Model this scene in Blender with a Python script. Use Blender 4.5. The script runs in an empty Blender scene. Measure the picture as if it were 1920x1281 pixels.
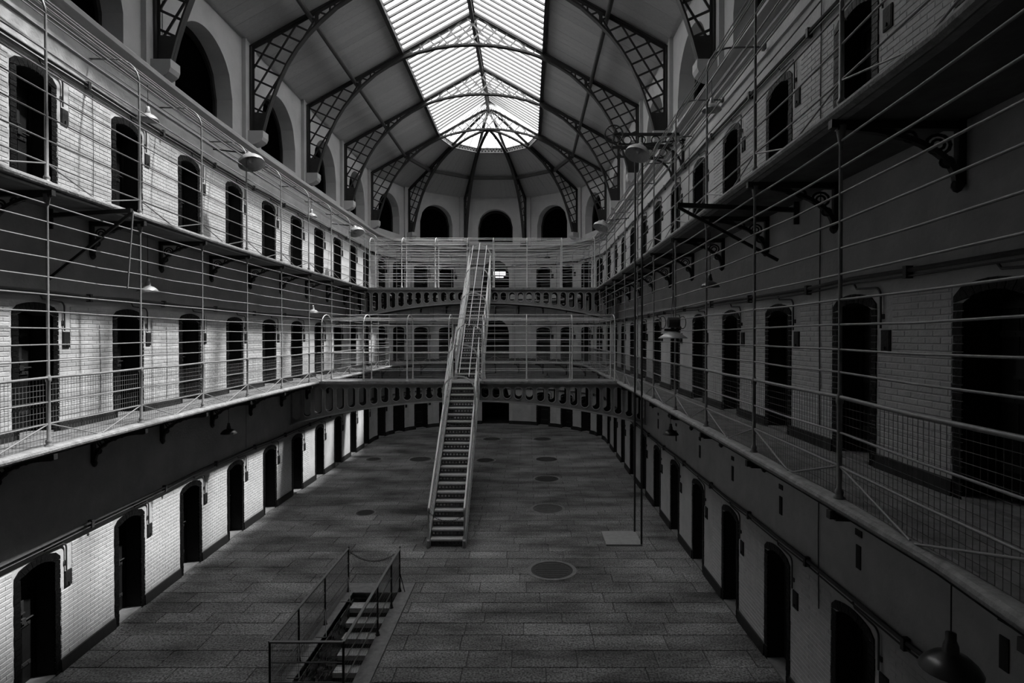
import bpy, math, random
from mathutils import Vector, Matrix
random.seed(7)
PI = math.pi
S = bpy.context.scene
COL = S.collection

# ------------------------------------------------------------ camera, sky, sun, exposure
EYE = 5.7
cam_d = bpy.data.cameras.new('camera')
cam = bpy.data.objects.new('camera', cam_d)
COL.objects.link(cam)
cam_d.sensor_width = 36.0
cam_d.lens = 1080.0 / 1920.0 * 36.0
cam_d.clip_start = 0.05
cam_d.clip_end = 400
cam.location = (2.1, 0.0, EYE)
cam.rotation_euler = (PI / 2 - math.atan(10.5 / 1080), 0.0, 0.0)
cam_d.shift_x = -30.0 / 1920.0
S.camera = cam

SKY_STRENGTH = 6.0
SUN_STRENGTH = 17.5
SUN_TRAVEL = Vector((-1.0, -0.35, -1.87))
EXPOSURE = -0.12

world = bpy.data.worlds.new('overcast_sky')
S.world = world
world.use_nodes = True
wn = world.node_tree.nodes
wn['Background'].inputs[0].default_value = (0.9, 0.9, 0.9, 1)
wn['Background'].inputs[1].default_value = SKY_STRENGTH
sun_d = bpy.data.lights.new('sun', 'SUN')
sun_d.energy = SUN_STRENGTH
sun_d.angle = math.radians(2.6)
sun = bpy.data.objects.new('sun', sun_d)
COL.objects.link(sun)
sun.rotation_euler = SUN_TRAVEL.to_track_quat('-Z', 'Y').to_euler()
sun.location = (20, 30, 40)

vs = S.view_settings
vs.view_transform = 'Standard'
vs.look = 'None'
vs.exposure = EXPOSURE
vs.gamma = 1.0
vs.use_curve_mapping = False
S.cycles.max_bounces = 8
S.cycles.diffuse_bounces = 5
S.cycles.transparent_max_bounces = 12
S.cycles.caustics_reflective = False
S.cycles.caustics_refractive = False
S.cycles.sample_clamp_indirect = 6.0

# ------------------------------------------------------------ materials (all neutral greys)
def mat(name, base, rough=0.8, metal=0.0, noise=0.0, nscale=4.0, detail=6.0, bump=0.0, bscale=40.0, stretch=None, rand=0.0, spec=0.3, dark=None):
    m = bpy.data.materials.new(name)
    m.use_nodes = True
    nt = m.node_tree
    N, L = nt.nodes, nt.links
    b = N['Principled BSDF']
    b.inputs['Roughness'].default_value = rough
    b.inputs['Metallic'].default_value = metal
    b.inputs['Specular IOR Level'].default_value = spec
    b.inputs['Base Color'].default_value = (base, base, base, 1)
    tc = N.new('ShaderNodeTexCoord')
    mp = N.new('ShaderNodeMapping')
    L.new(tc.outputs['Object'], mp.inputs[0])
    if stretch:
        mp.inputs['Scale'].default_value = stretch
    if noise > 0 or rand > 0:
        nz = N.new('ShaderNodeTexNoise')
        nz.inputs['Scale'].default_value = nscale
        nz.inputs['Detail'].default_value = detail
        nz.inputs['Roughness'].default_value = 0.65
        L.new(mp.outputs[0], nz.inputs['Vector'])
        mr = N.new('ShaderNodeMapRange')
        mr.inputs['From Min'].default_value = 0.3
        mr.inputs['From Max'].default_value = 0.7
        lo = base * (1 - noise) if dark is None else dark
        mr.inputs['To Min'].default_value = lo
        mr.inputs['To Max'].default_value = base * (1 + noise)
        L.new(nz.outputs[0], mr.inputs['Value'])
        out = mr.outputs[0]
        if rand > 0:
            oi = N.new('ShaderNodeObjectInfo')
            mr2 = N.new('ShaderNodeMapRange')
            mr2.inputs['To Min'].default_value = 1 - rand
            mr2.inputs['To Max'].default_value = 1 + rand
            L.new(oi.outputs['Random'], mr2.inputs['Value'])
            mu = N.new('ShaderNodeMath')
            mu.operation = 'MULTIPLY'
            L.new(out, mu.inputs[0])
            L.new(mr2.outputs[0], mu.inputs[1])
            out = mu.outputs[0]
        L.new(out, b.inputs['Base Color'])
    if bump > 0:
        n2 = N.new('ShaderNodeTexNoise')
        n2.inputs['Scale'].default_value = bscale
        n2.inputs['Detail'].default_value = 4
        L.new(mp.outputs[0], n2.inputs['Vector'])
        bp = N.new('ShaderNodeBump')
        bp.inputs['Strength'].default_value = bump
        bp.inputs['Distance'].default_value = 0.02
        L.new(n2.outputs[0], bp.inputs['Height'])
        L.new(bp.outputs[0], b.inputs['Normal'])
    return m

M_WALL = mat('limewashed_wall', 0.42, 0.9, noise=0.14, nscale=1.6, bump=0.5, bscale=18)
M_UPPER = mat('upper_plaster', 0.40, 0.9, noise=0.12, nscale=0.9, bump=0.15, bscale=20)
M_BRICK = mat('painted_brick', 0.42, 0.85, noise=0.12, nscale=5, bump=0.3, bscale=30)
M_BLACK = mat('black_paint', 0.012, 0.7, noise=0.3, nscale=8, bump=0.3, bscale=30)
M_BLKBRICK = mat('black_painted_brick', 0.004, 0.5, noise=0.3, nscale=9, bump=0.6, bscale=25, spec=0.14)
M_DOOR = mat('black_door_paint', 0.007, 0.5, noise=0.3, nscale=6, bump=0.15, bscale=60)
M_IRON = mat('black_iron', 0.020, 0.5, metal=0.0, noise=0.3, nscale=12, spec=0.4)
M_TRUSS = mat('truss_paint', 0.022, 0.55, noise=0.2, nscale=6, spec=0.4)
M_HAND = mat('worn_steel_rail', 0.80, 0.32, noise=0.12, nscale=18, spec=0.6)
M_BRAIL = mat('bridge_rail_paint', 0.5, 0.4, noise=0.2, nscale=18, spec=0.5)
M_MIDBAR = mat('truss_paint_sunlit', 0.2, 0.5, noise=0.15, nscale=8)  # truss paint lightened: skylight glare on the middle bars is put into colour
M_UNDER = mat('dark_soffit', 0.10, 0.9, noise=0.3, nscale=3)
M_RAIL = mat('grey_rail_paint', 0.20, 0.42, noise=0.2, nscale=18, spec=0.5)
M_WIRE = mat('wire_grey', 0.13, 0.5, noise=0.2, nscale=20)
M_DECK = mat('slate_deck', 0.17, 0.8, noise=0.45, nscale=3.5, bump=0.3, bscale=25)
M_EDGE = mat('worn_slate_edge', 0.22, 0.7, noise=0.3, nscale=9, bump=0.6, bscale=30)
M_GIRDER = mat('girder_paint', 0.20, 0.6, noise=0.15, nscale=5, spec=0.4)
M_GRIM = mat('girder_rim_paint', 0.28, 0.55, noise=0.15, nscale=5, spec=0.4)
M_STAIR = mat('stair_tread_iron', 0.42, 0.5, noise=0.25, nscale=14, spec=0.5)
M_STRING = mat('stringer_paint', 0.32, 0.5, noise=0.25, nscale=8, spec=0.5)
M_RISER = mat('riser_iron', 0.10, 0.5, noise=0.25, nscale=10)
M_BOARD = mat('ceiling_board', 0.38, 0.85, noise=0.12, nscale=9, stretch=(1, 6, 1), rand=0.07)
M_PURLIN = mat('purlin_paint', 0.04, 0.6, noise=0.2, nscale=5)
M_STONE = mat('granite_slab', 0.115, 0.8, noise=0.0, nscale=3.0, bump=0.5, bscale=60, rand=0.1)
M_ENAMEL = mat('grey_enamel', 0.33, 0.3, noise=0.15, nscale=9, spec=0.6)
M_DKENAMEL = mat('dark_enamel', 0.04, 0.3, noise=0.2, nscale=9, spec=0.6)
M_PLATE = mat('pale_floor_plate', 0.25, 0.6, noise=0.15, nscale=9)
M_COVER = mat('iron_cover', 0.03, 0.6, noise=0.2, nscale=9, bump=0.4, bscale=60)
M_FAINT = mat('worn_cover', 0.07, 0.7, noise=0.3, nscale=6, bump=0.4, bscale=60)
M_CONCRETE = mat('cement_ring', 0.16, 0.85, noise=0.3, nscale=7)
M_PIPE = mat('dark_pipe', 0.05, 0.5, noise=0.2, nscale=12)
M_DIRT = mat('skirting_black', 0.015, 0.7, noise=0.3, nscale=10)
M_GLAZBAR = mat('glazing_bar_paint', 0.16, 0.6)

def speckle(m, base, amp):
    """granite: large tonal stains plus fine speckle, as a real surface colour"""
    nt = m.node_tree
    N, L = nt.nodes, nt.links
    b = N['Principled BSDF']
    tc = N.new('ShaderNodeTexCoord')
    geo = N.new('ShaderNodeNewGeometry')
    n1 = N.new('ShaderNodeTexNoise')
    n1.inputs['Scale'].default_value = 0.8
    n1.inputs['Detail'].default_value = 7
    n1.inputs['Roughness'].default_value = 0.6
    n2 = N.new('ShaderNodeTexNoise')
    n2.inputs['Scale'].default_value = 28
    n2.inputs['Detail'].default_value = 3
    mp = N.new('ShaderNodeMapping')
    mp.inputs['Scale'].default_value = (0.55, 1.3, 1)
    L.new(geo.outputs['Position'], mp.inputs[0])
    L.new(mp.outputs[0], n1.inputs['Vector'])
    L.new(geo.outputs['Position'], n2.inputs['Vector'])
    r1 = N.new('ShaderNodeMapRange')
    r1.inputs['From Min'].default_value = 0.32
    r1.inputs['From Max'].default_value = 0.68
    r1.inputs['To Min'].default_value = base * (1 - amp)
    r1.inputs['To Max'].default_value = base * (1 + amp)
    r2 = N.new('ShaderNodeMapRange')
    r2.inputs['From Min'].default_value = 0.35
    r2.inputs['From Max'].default_value = 0.65
    r2.inputs['To Min'].default_value = 0.35
    r2.inputs['To Max'].default_value = 1.7
    L.new(n1.outputs[0], r1.inputs['Value'])
    L.new(n2.outputs[0], r2.inputs['Value'])
    mu = N.new('ShaderNodeMath')
    mu.operation = 'MULTIPLY'
    L.new(r1.outputs[0], mu.inputs[0])
    L.new(r2.outputs[0], mu.inputs[1])
    oi = N.new('ShaderNodeObjectInfo')
    r3 = N.new('ShaderNodeMapRange')
    r3.inputs['To Min'].default_value = 0.82
    r3.inputs['To Max'].default_value = 1.18
    L.new(oi.outputs['Random'], r3.inputs['Value'])
    m2 = N.new('ShaderNodeMath')
    m2.operation = 'MULTIPLY'
    L.new(mu.outputs[0], m2.inputs[0])
    L.new(r3.outputs[0], m2.inputs[1])
    L.new(m2.outputs[0], b.inputs['Base Color'])
    return m2
speckle(M_STONE, 0.125, 0.75)

M_FARSTONE = mat('granite_paving_far', 0.1, 0.8, bump=0.2, bscale=50)
def far_floor(m):
    mult = speckle(m, 0.125, 0.75)
    nt = m.node_tree
    N, L = nt.nodes, nt.links
    b = N['Principled BSDF']
    geo = N.new('ShaderNodeNewGeometry')
    br = N.new('ShaderNodeTexBrick')
    br.inputs['Scale'].default_value = 1.0
    br.inputs['Brick Width'].default_value = 1.15
    br.inputs['Row Height'].default_value = 0.47
    br.inputs['Mortar Size'].default_value = 0.012
    br.inputs['Color1'].default_value = (1, 1, 1, 1)
    br.inputs['Color2'].default_value = (0.8, 0.8, 0.8, 1)
    br.inputs['Mortar'].default_value = (0.35, 0.35, 0.35, 1)
    L.new(geo.outputs['Position'], br.inputs['Vector'])
    mx = N.new('ShaderNodeMath')
    mx.operation = 'MULTIPLY'
    L.new(mult.outputs[0], mx.inputs[0])
    L.new(br.outputs['Color'], mx.inputs[1])
    L.new(mx.outputs[0], b.inputs['Base Color'])
far_floor(M_FARSTONE)

M_GLASS = bpy.data.materials.new('skylight_glass')
M_GLASS.use_nodes = True
_n = M_GLASS.node_tree.nodes
_l = M_GLASS.node_tree.links
_n.remove(_n['Principled BSDF'])
_tr = _n.new('ShaderNodeBsdfTransparent')
_tr.inputs[0].default_value = (0.92, 0.92, 0.92, 1)
_tl = _n.new('ShaderNodeBsdfTranslucent')
_tl.inputs[0].default_value = (0.8, 0.8, 0.8, 1)
_mx = _n.new('ShaderNodeMixShader')
_mx.inputs[0].default_value = 0.28
_l.new(_tr.outputs[0], _mx.inputs[1])
_l.new(_tl.outputs[0], _mx.inputs[2])
_l.new(_mx.outputs[0], _n['Material Output'].inputs[0])

M_LIT = bpy.data.materials.new('lit_window_glass')
M_LIT.use_nodes = True
_b = M_LIT.node_tree.nodes['Principled BSDF']
_b.inputs['Base Color'].default_value = (0.5, 0.5, 0.5, 1)
_b.inputs['Emission Color'].default_value = (1, 1, 1, 1)
_b.inputs['Emission Strength'].default_value = 1.6
M_DKGLASS = mat('dark_window', 0.001, 1.0, spec=0.0)

# ------------------------------------------------------------ mesh helpers
ORG = {}
def org(p):
    o = Vector((0, 0, 0))
    while p is not None:
        o += ORG.get(p.name, Vector((0, 0, 0)))
        p = p.parent
    return o

class MB:
    def __init__(s):
        s.v = []
        s.f = []
    def quad(s, a, b, c, d):
        n = len(s.v)
        s.v += [tuple(a), tuple(b), tuple(c), tuple(d)]
        s.f.append((n, n + 1, n + 2, n + 3))
    def poly(s, pts):
        n = len(s.v)
        s.v += [tuple(p) for p in pts]
        s.f.append(tuple(range(n, n + len(pts))))
    def hexa(s, p):
        n = len(s.v)
        s.v += [tuple(q) for q in p]
        for f in ((0, 3, 2, 1), (4, 5, 6, 7), (0, 1, 5, 4), (1, 2, 6, 5), (2, 3, 7, 6), (3, 0, 4, 7)):
            s.f.append(tuple(n + i for i in f))
    def box(s, x0, x1, y0, y1, z0, z1):
        s.hexa([(x0, y0, z0), (x1, y0, z0), (x1, y1, z0), (x0, y1, z0), (x0, y0, z1), (x1, y0, z1), (x1, y1, z1), (x0, y1, z1)])
    def bar(s, p, q, w, h, up=Vector((0, 0, 1))):
        p = Vector(p); q = Vector(q)
        d = (q - p).normalized()
        a = d.cross(up)
        if a.length < 1e-4:
            a = d.cross(Vector((1, 0, 0)))
        a.normalize()
        b = a.cross(d).normalized()
        a *= w / 2
        b *= h / 2
        s.hexa([p - a - b, p + a - b, q + a - b, q - a - b, p - a + b, p + a + b, q + a + b, q - a + b])
    def tube(s, pts, r, n=6, closed=False, caps=True):
        pts = [Vector(p) for p in pts]
        k = len(pts)
        base = len(s.v)
        prev = None
        for i, p in enumerate(pts):
            if closed:
                t = pts[(i + 1) % k] - pts[i - 1]
            else:
                t = pts[min(i + 1, k - 1)] - pts[max(i - 1, 0)]
            t.normalize()
            if prev is None:
                a = t.cross(Vector((0, 0, 1)))
                if a.length < 0.05:
                    a = t.cross(Vector((1, 0, 0)))
            else:
                a = prev - t * prev.dot(t)
            a.normalize()
            prev = a
            b = t.cross(a)
            rr = r[i] if isinstance(r, (list, tuple)) else r
            for j in range(n):
                an = 2 * PI * j / n
                s.v.append(tuple(p + a * math.cos(an) * rr + b * math.sin(an) * rr))
        m = k if closed else k - 1
        for i in range(m):
            i2 = (i + 1) % k
            for j in range(n):
                j2 = (j + 1) % n
                s.f.append((base + i * n + j, base + i * n + j2, base + i2 * n + j2, base + i2 * n + j))
        if caps and not closed:
            s.f.append(tuple(base + j for j in range(n))[::-1])
            s.f.append(tuple(base + (k - 1) * n + j for j in range(n)))
    def lathe(s, prof, n=20, c=(0, 0, 0), mtx=None):
        base = len(s.v)
        for (r, z) in prof:
            for j in range(n):
                a = 2 * PI * j / n
                p = Vector((r * math.cos(a), r * math.sin(a), z))
                if mtx is not None:
                    p = mtx @ p
                s.v.append((p.x + c[0], p.y + c[1], p.z + c[2]))
        for i in range(len(prof) - 1):
            for j in range(n):
                j2 = (j + 1) % n
                s.f.append((base + i * n + j, base + i * n + j2, base + (i + 1) * n + j2, base + (i + 1) * n + j))
    def build(s, name, m, parent=None, smooth=False, local=False):
        me = bpy.data.meshes.new(name)
        o0 = Vector((0, 0, 0)) if local else org(parent)
        me.from_pydata([(x - o0.x, y - o0.y, z - o0.z) for x, y, z in s.v], [], s.f)
        me.materials.append(m)
        if smooth:
            me.polygons.foreach_set('use_smooth', [True] * len(me.polygons))
        me.update()
        o = bpy.data.objects.new(name, me)
        COL.objects.link(o)
        if parent is not None:
            o.parent = parent
        return o

def inst(name, me, parent, M):
    o = bpy.data.objects.new(name, me)
    COL.objects.link(o)
    if parent is not None:
        o.parent = parent
        M = Matrix.Translation(-org(parent)) @ M
    o.matrix_basis = M
    return o

_unit = {}
def unit_mesh(kind, m):
    k = (kind, m.name)
    if k in _unit:
        return _unit[k]
    b = MB()
    if kind == 'bar':
        b.box(-.5, .5, -.5, .5, -.5, .5)
    else:
        b.tube([(-.5, 0, 0), (.5, 0, 0)], 0.5, 8)
    me = bpy.data.meshes.new(kind)
    me.from_pydata(b.v, [], b.f)
    me.materials.append(m)
    if kind == 'rod':
        me.polygons.foreach_set('use_smooth', [len(p.vertices) == 4 for p in me.polygons])
    _unit[k] = me
    return me

def frame_mtx(p, q, w, h, up=Vector((0, 0, 1))):
    p = Vector(p); q = Vector(q)
    d = q - p
    ln = d.length
    d.normalize()
    a = up.cross(d)
    if a.length < 1e-4:
        a = Vector((0, 1, 0)).cross(d)
    a.normalize()
    b = d.cross(a)
    m = Matrix(((d.x * ln, a.x * w, b.x * h, 0), (d.y * ln, a.y * w, b.y * h, 0), (d.z * ln, a.z * w, b.z * h, 0), (0, 0, 0, 1)))
    mid = (p + q) / 2
    m.translation = mid
    return m

def ubar(name, p, q, w, h, m, parent, up=Vector((0, 0, 1))):
    return inst(name, unit_mesh('bar', m), parent, frame_mtx(p, q, w, h, up))
def urod(name, p, q, r, m, parent):
    return inst(name, unit_mesh('rod', m), parent, frame_mtx(p, q, 2 * r, 2 * r))

def thing(name, label, cat, loc=(0, 0, 0), group=None):
    o = bpy.data.objects.new(name, None)
    COL.objects.link(o)
    o.location = loc
    o.empty_display_size = 0.2
    ORG[o.name] = Vector(loc)
    o['label'] = label
    o['category'] = cat
    if group:
        o['group'] = group
    return o
def tag(o, label, cat, group=None):
    o['label'] = label
    o['category'] = cat
    if group:
        o['group'] = group
    return o
def struct(o):
    o['kind'] = 'structure'
    return o
def struct_empty(name, loc=(0, 0, 0)):
    o = bpy.data.objects.new(name, None)
    COL.objects.link(o)
    o.location = loc
    ORG[o.name] = Vector(loc)
    o['kind'] = 'structure'
    return o
def copy_tree(o, parent=None, props=True):
    c = o.copy()
    COL.objects.link(c)
    if parent is not None:
        c.parent = parent
    for ch in o.children:
        copy_tree(ch, c)
    return c

# ------------------------------------------------------------ plan geometry
Z1, Z2 = 4.1, 7.9
WA = 6.42                # arcade wall stands back from the cell wall
ZC = 11.35             # top of the cell wall, under the arcade
ZS, ZA = 14.55, 18.05  # springing and apex of the roof
W2 = 6.3
YC = 31.0              # centre of the rounded end
def dl(y):
    t = max(0.0, 20 - max(y, 3.0))
    return 0.0038 * t * t
def dr(y):
    t = max(0.0, 20 - y)
    return -0.0002 * t * t
def wl(y):
    t = max(0.0, 20 - max(y, 5.0))
    return -W2 + 0.0045 * t * t
def wr(y): return W2 - dr(y)
def el(y): return -5.24 + dl(y) * 0.95
def er(y):
    t = max(0.0, 20 - y)
    x = 5.24 - 0.0008 * t * t
    if y < 4.6:
        x -= 0.05 * (4.6 - y) ** 2
    return x
NODES = [8.6 + 2.24 * k for k in range(-5, 11)]    # -2.6 .. 31.0
def warp(y):
    t = 20 - max(y, 5.0)
    return y - (0.0048 * t * t if t > 0 else 0.0)
NODES_L = [warp(y) for y in NODES]
TR = [-0.36, 4.12, 8.6, 13.08, 17.56, 22.04, 26.52, 31.0]
ANG = [180, 176.7, 160.3, 144, 127.7, 111.2, 100, 80, 68.8, 52.3, 36, 19.7, 3.3, 0]
def arc(r, deg): return (r * math.cos(math.radians(deg)), YC + r * math.sin(math.radians(deg)))

# ------------------------------------------------------------ door prototypes (local: x right, y into wall, z up)
OW, OSPR, ORISE, OREC, OBOR = 0.74, 1.93, 0.10, 0.36, 0.12
def arch_pts(w, spr, rise, n=8):
    return [(-w / 2 + w * i / n, spr + rise * math.sqrt(max(0, 1 - (2 * i / n - 1) ** 2)) if rise >= w * 0.4 else spr + rise * (1 - (2 * i / n - 1) ** 2)) for i in range(n + 1)]

def local_part(name, mb, m, parent):
    return mb.build(name, m, parent, local=True)

def make_door(kind, w=OW, spr=OSPR, rise=ORISE):
    r = bpy.data.objects.new('door_0', None)
    COL.objects.link(r)
    r['kind'] = 'structure'
    b = MB()
    ap = arch_pts(w, spr, rise)
    h = w / 2
    prof = [(-h, 0)] + ap + [(h, 0)]
    for i in range(len(prof) - 1):
        a, c = prof[i], prof[i + 1]
        b.quad((a[0], 0, a[1]), (c[0], 0, c[1]), (c[0], OREC + .1, c[1]), (a[0], OREC + .1, a[1]))
    b.poly([(x, OREC + .1, z) for x, z in prof])
    local_part('reveal', b, M_BLACK, r)
    b = MB()
    rnd = random.Random(3)
    nz = int((spr) / 0.078)
    for i in range(nz):
        z0 = i * spr / nz
        z1 = z0 + spr / nz - 0.008
        for sx in (-1, 1):
            wid = OBOR + (0.006 if i % 4 < 2 else 0.0)
            pr = 0.012 + rnd.random() * 0.007
            x0, x1 = sorted((sx * (h - 0.002), sx * (h + wid)))
            b.box(x0, x1, -pr, 0.02, z0, z1)
    n = 9
    ap2 = arch_pts(w, spr, rise, n)
    for i in range(n):
        (xa, za), (xb, zb) = ap2[i], ap2[i + 1]
        k = 1 + 2 * OBOR / w
        xa2, xb2 = xa * k, xb * k
        ha, hb = za + 0.11, zb + 0.11
        if i == 0: xa2 = -h - OBOR; ha = za + 0.06
        if i == n - 1: xb2 = h + OBOR; hb = zb + 0.06
        pr = 0.014 + rnd.random() * 0.006
        g = 0.004
        xla = -h - OBOR if i == 0 else xa + g
        xrb = h + OBOR if i == n - 1 else xb - g
        zla = spr if i == 0 else za
        zrb = spr if i == n - 1 else zb
        b.hexa([(xla, -pr, zla), (xrb, -pr, zrb), (xrb, 0.02, zrb), (xla, 0.02, zla), (xa2 + g, -pr, ha), (xb2 - g, -pr, hb), (xb2 - g, 0.02, hb), (xa2 + g, 0.02, ha)])
    local_part('brick_surround', b, M_BLKBRICK, r)
    b = MB()
    b.box(-h, h, -0.01, OREC, 0.0, 0.035)
    local_part('threshold', b, M_CONCRETE, r)
    yl = OREC - 0.04
    top = spr + rise
    if kind == 'full':
        b = MB()
        b.box(-h + .01, h - .01, yl + .045, yl + .06, 0.03, spr)
        leaf = local_part('leaf', b, M_DOOR, r)
        b = MB()
        b.box(-h, -h + .06, yl - .03, yl + .05, 0.03, spr)
        b.box(h - .06, h, yl - .03, yl + .05, 0.03, spr)
        b.box(-h, h, yl - .03, yl + .05, spr - .07, spr)
        local_part('frame', b, M_DOOR, r)
        for k in range(3):
            x0 = -h + .06 + k * (w - .12) / 3
            b = MB()
            b.box(x0 + .005, x0 + (w - .12) / 3 - .005, yl, yl + .045, 0.04, spr - .07)
            local_part('plank', b, M_DOOR, leaf)
        for z in (0.35, 1.0, 1.62):
            b = MB()
            b.box(-h + .06, h - .1, yl - .014, yl, z - .03, z + .03)
            for k in range(5):
                b.box(-h + .1 + k * .12, -h + .12 + k * .12, yl - .022, yl - .014, z - .01, z + .01)
            local_part('strap', b, M_IRON, leaf)
        b = MB()
        b.box(-.11, .11, yl - .03, yl, 1.22, 1.42)
        b.box(-.13, .13, yl - .04, yl - .02, 1.2, 1.22)
        local_part('hatch', b, M_IRON, leaf)
        b = MB()
        b.tube([(-.08, yl - .03, 1.08), (h - .02, yl - .03, 1.08)], .014, 6)
        b.box(.05, .14, yl - .045, yl, 1.04, 1.12)
        local_part('bolt', b, M_IRON, leaf)
        b = MB()
        b.poly([(-h, yl + .04, spr - .01)] + [(x, yl + .04, z) for x, z in arch_pts(w, spr, rise)] + [(h, yl + .04, spr - .01)])
        local_part('lintel_panel', b, M_DOOR, r)
    else:
        b = MB()
        b.box(-h, h, yl, yl + .045, 0.035, top)
        leaf = local_part('leaf', b, M_DOOR, r)
        b = MB()
        for z in (0.35, 1.0, 1.62):
            b.box(-h + .06, h - .1, yl - .014, yl, z - .03, z + .03)
        local_part('strap', b, M_IRON, leaf)
    return r

door_full = make_door('full')
door_far = make_door('far')
door_count = [0]
used_proto = {'full': False, 'far': False}
def place_door(kind, x, y, z, ang):
    door_count[0] += 1
    src = door_full if kind == 'full' else door_far
    if not used_proto[kind]:
        used_proto[kind] = True
        o = src
    else:
        o = copy_tree(src)
    o.name = 'door_%d' % door_count[0]
    o.location = (x, y, z)
    o.rotation_euler = (0, 0, ang)
    return o

# small wall fittings by each door: recessed bell box, its conduit
def fitting_meshes():
    b = MB()
    b.box(-.085, .085, -.018, .01, 0, .27)
    b.box(-.07, .07, -.024, -.018, .015, .255)
    b.box(-.012, .012, -.04, -.024, .04, .075)
    me1 = bpy.data.meshes.new('bell_box')
    me1.from_pydata(b.v, [], b.f)
    me1.materials.append(M_BLACK)
    b = MB()
    pts = [(0, -.03, 1.69), (0, -.03, 2.08)] + [(-.10 + .10 * math.cos(t), -.03, 2.08 + .10 * math.sin(t)) for t in (0.4, 0.8, 1.2, PI / 2)] + [(-.5, -.03, 2.2), (-.55, -.03, 2.26)]
    b.tube(pts, .014, 5)
    b.box(-.03, .03, -.02, .0, 1.80, 1.86)
    me2 = bpy.data.meshes.new('conduit')
    me2.from_pydata(b.v, [], b.f)
    me2.materials.append(M_PIPE)
    return me1, me2
ME_BOX, ME_CONDUIT = fitting_meshes()

# ------------------------------------------------------------ cell walls
def wall_face(mb, A, B, z0, z1, opening=None):
    """A,B plan points seen left to right from inside; opening=(centre s, w, spr, rise)"""
    ax, ay = A; bx, by = B
    ln = math.hypot(bx - ax, by - ay)
    ux, uy = (bx - ax) / ln, (by - ay) / ln
    P = lambda s, z: (ax + ux * s, ay + uy * s, z)
    if not opening:
        mb.quad(P(0, z0), P(ln, z0), P(ln, z1), P(0, z1))
        return
    c, w, spr, rise = opening[:4]
    sill = opening[4] if len(opening) > 4 else 0.0
    s0, s1 = c - w / 2, c + w / 2
    mb.quad(P(0, z0), P(s0, z0), P(s0, z1), P(0, z1))
    mb.quad(P(s1, z0), P(ln, z0), P(ln, z1), P(s1, z1))
    if sill > 0:
        mb.quad(P(s0, z0), P(s1, z0), P(s1, z0 + sill), P(s0, z0 + sill))
    ap = arch_pts(w, spr, rise, 16 if rise > 0.4 else 8)
    for i in range(len(ap) - 1):
        (xa, za), (xb, zb) = ap[i], ap[i + 1]
        mb.quad(P(c + xa, z0 + za), P(c + xb, z0 + zb), P(c + xb, z1), P(c + xa, z1))

BRK = None
def brick_mesh():
    b = MB()
    w, h, d, g = .222, .073, .007, .009
    b.hexa([(0, 0.004, 0), (w, 0.004, 0), (w, 0.004, h), (0, 0.004, h), (.0025, -d, g), (w - .0025, -d, g), (w - .0025, -d, h - g), (.0025, -d, h - g)])
    me = bpy.data.meshes.new('brick')
    me.from_pydata(b.v, [], b.f)
    me.materials.append(M_BRICK)
    return me
ME_BRICK = brick_mesh()
brick_rnd = random.Random(11)
def brick_panel(A, B, s0, s1, z0, z1, wall, mb=None, single=False, phase=0.0, soft0=False, soft1=False):
    """courses run on across bay joints: phase is the run so far, a soft end is flush with the next bay"""
    ax, ay = A; bx, by = B
    ln = math.hypot(bx - ax, by - ay)
    ux, uy = (bx - ax) / ln, (by - ay) / ln
    nx, ny = -uy, ux
    ang = math.atan2(uy, ux)
    r0 = int(round((z0) / .075))
    n = int((z1 - z0) / .075)
    for k in range(n):
        z = z0 + k * .075
        row = r0 + k
        sh = 0.1125 if row % 2 else 0.0
        i0 = int(math.floor((phase + s0 - sh) / .225))
        while True:
            st = i0 * .225 + sh - phase
            if st >= s1 - .005:
                break
            rr = random.Random(i0 * 977 + row * 13)
            pr = rr.uniform(-.0005, .0018)
            wob = rr.uniform(-.003, .003)
            a, e = st + .001, st + .224
            ga = ge = .0025
            if a < s0:
                a = s0
                ga = 0.0 if soft0 else ga
            if e > s1:
                e = s1
                ge = 0.0 if soft1 else ge
            i0 += 1
            if e - a < .02:
                continue
            zz = z + wob * .4
            if single:
                M = Matrix.Translation((ax + ux * a - nx * pr, ay + uy * a - ny * pr, zz)) @ Matrix.Rotation(ang, 4, 'Z') @ Matrix.Diagonal(((e - a) / .222, 1, 1, 1))
                inst('brick', ME_BRICK, wall, M)
            else:
                g = .010
                d = .006 + pr
                f = lambda ss, dd, z_: (ax + ux * ss + nx * dd, ay + uy * ss + ny * dd, z_)
                mb.hexa([f(a, .004, zz), f(e, .004, zz), f(e, .004, zz + .073), f(a, .004, zz + .073),
                         f(a + ga, -d, zz + g), f(e - ge, -d, zz + g), f(e - ge, -d, zz + .073 - g), f(a + ga, -d, zz + .073 - g)])

def perp_in(A, B):
    ln = math.hypot(B[0] - A[0], B[1] - A[1])
    return (-(B[1] - A[1]) / ln, (B[0] - A[0]) / ln)

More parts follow.
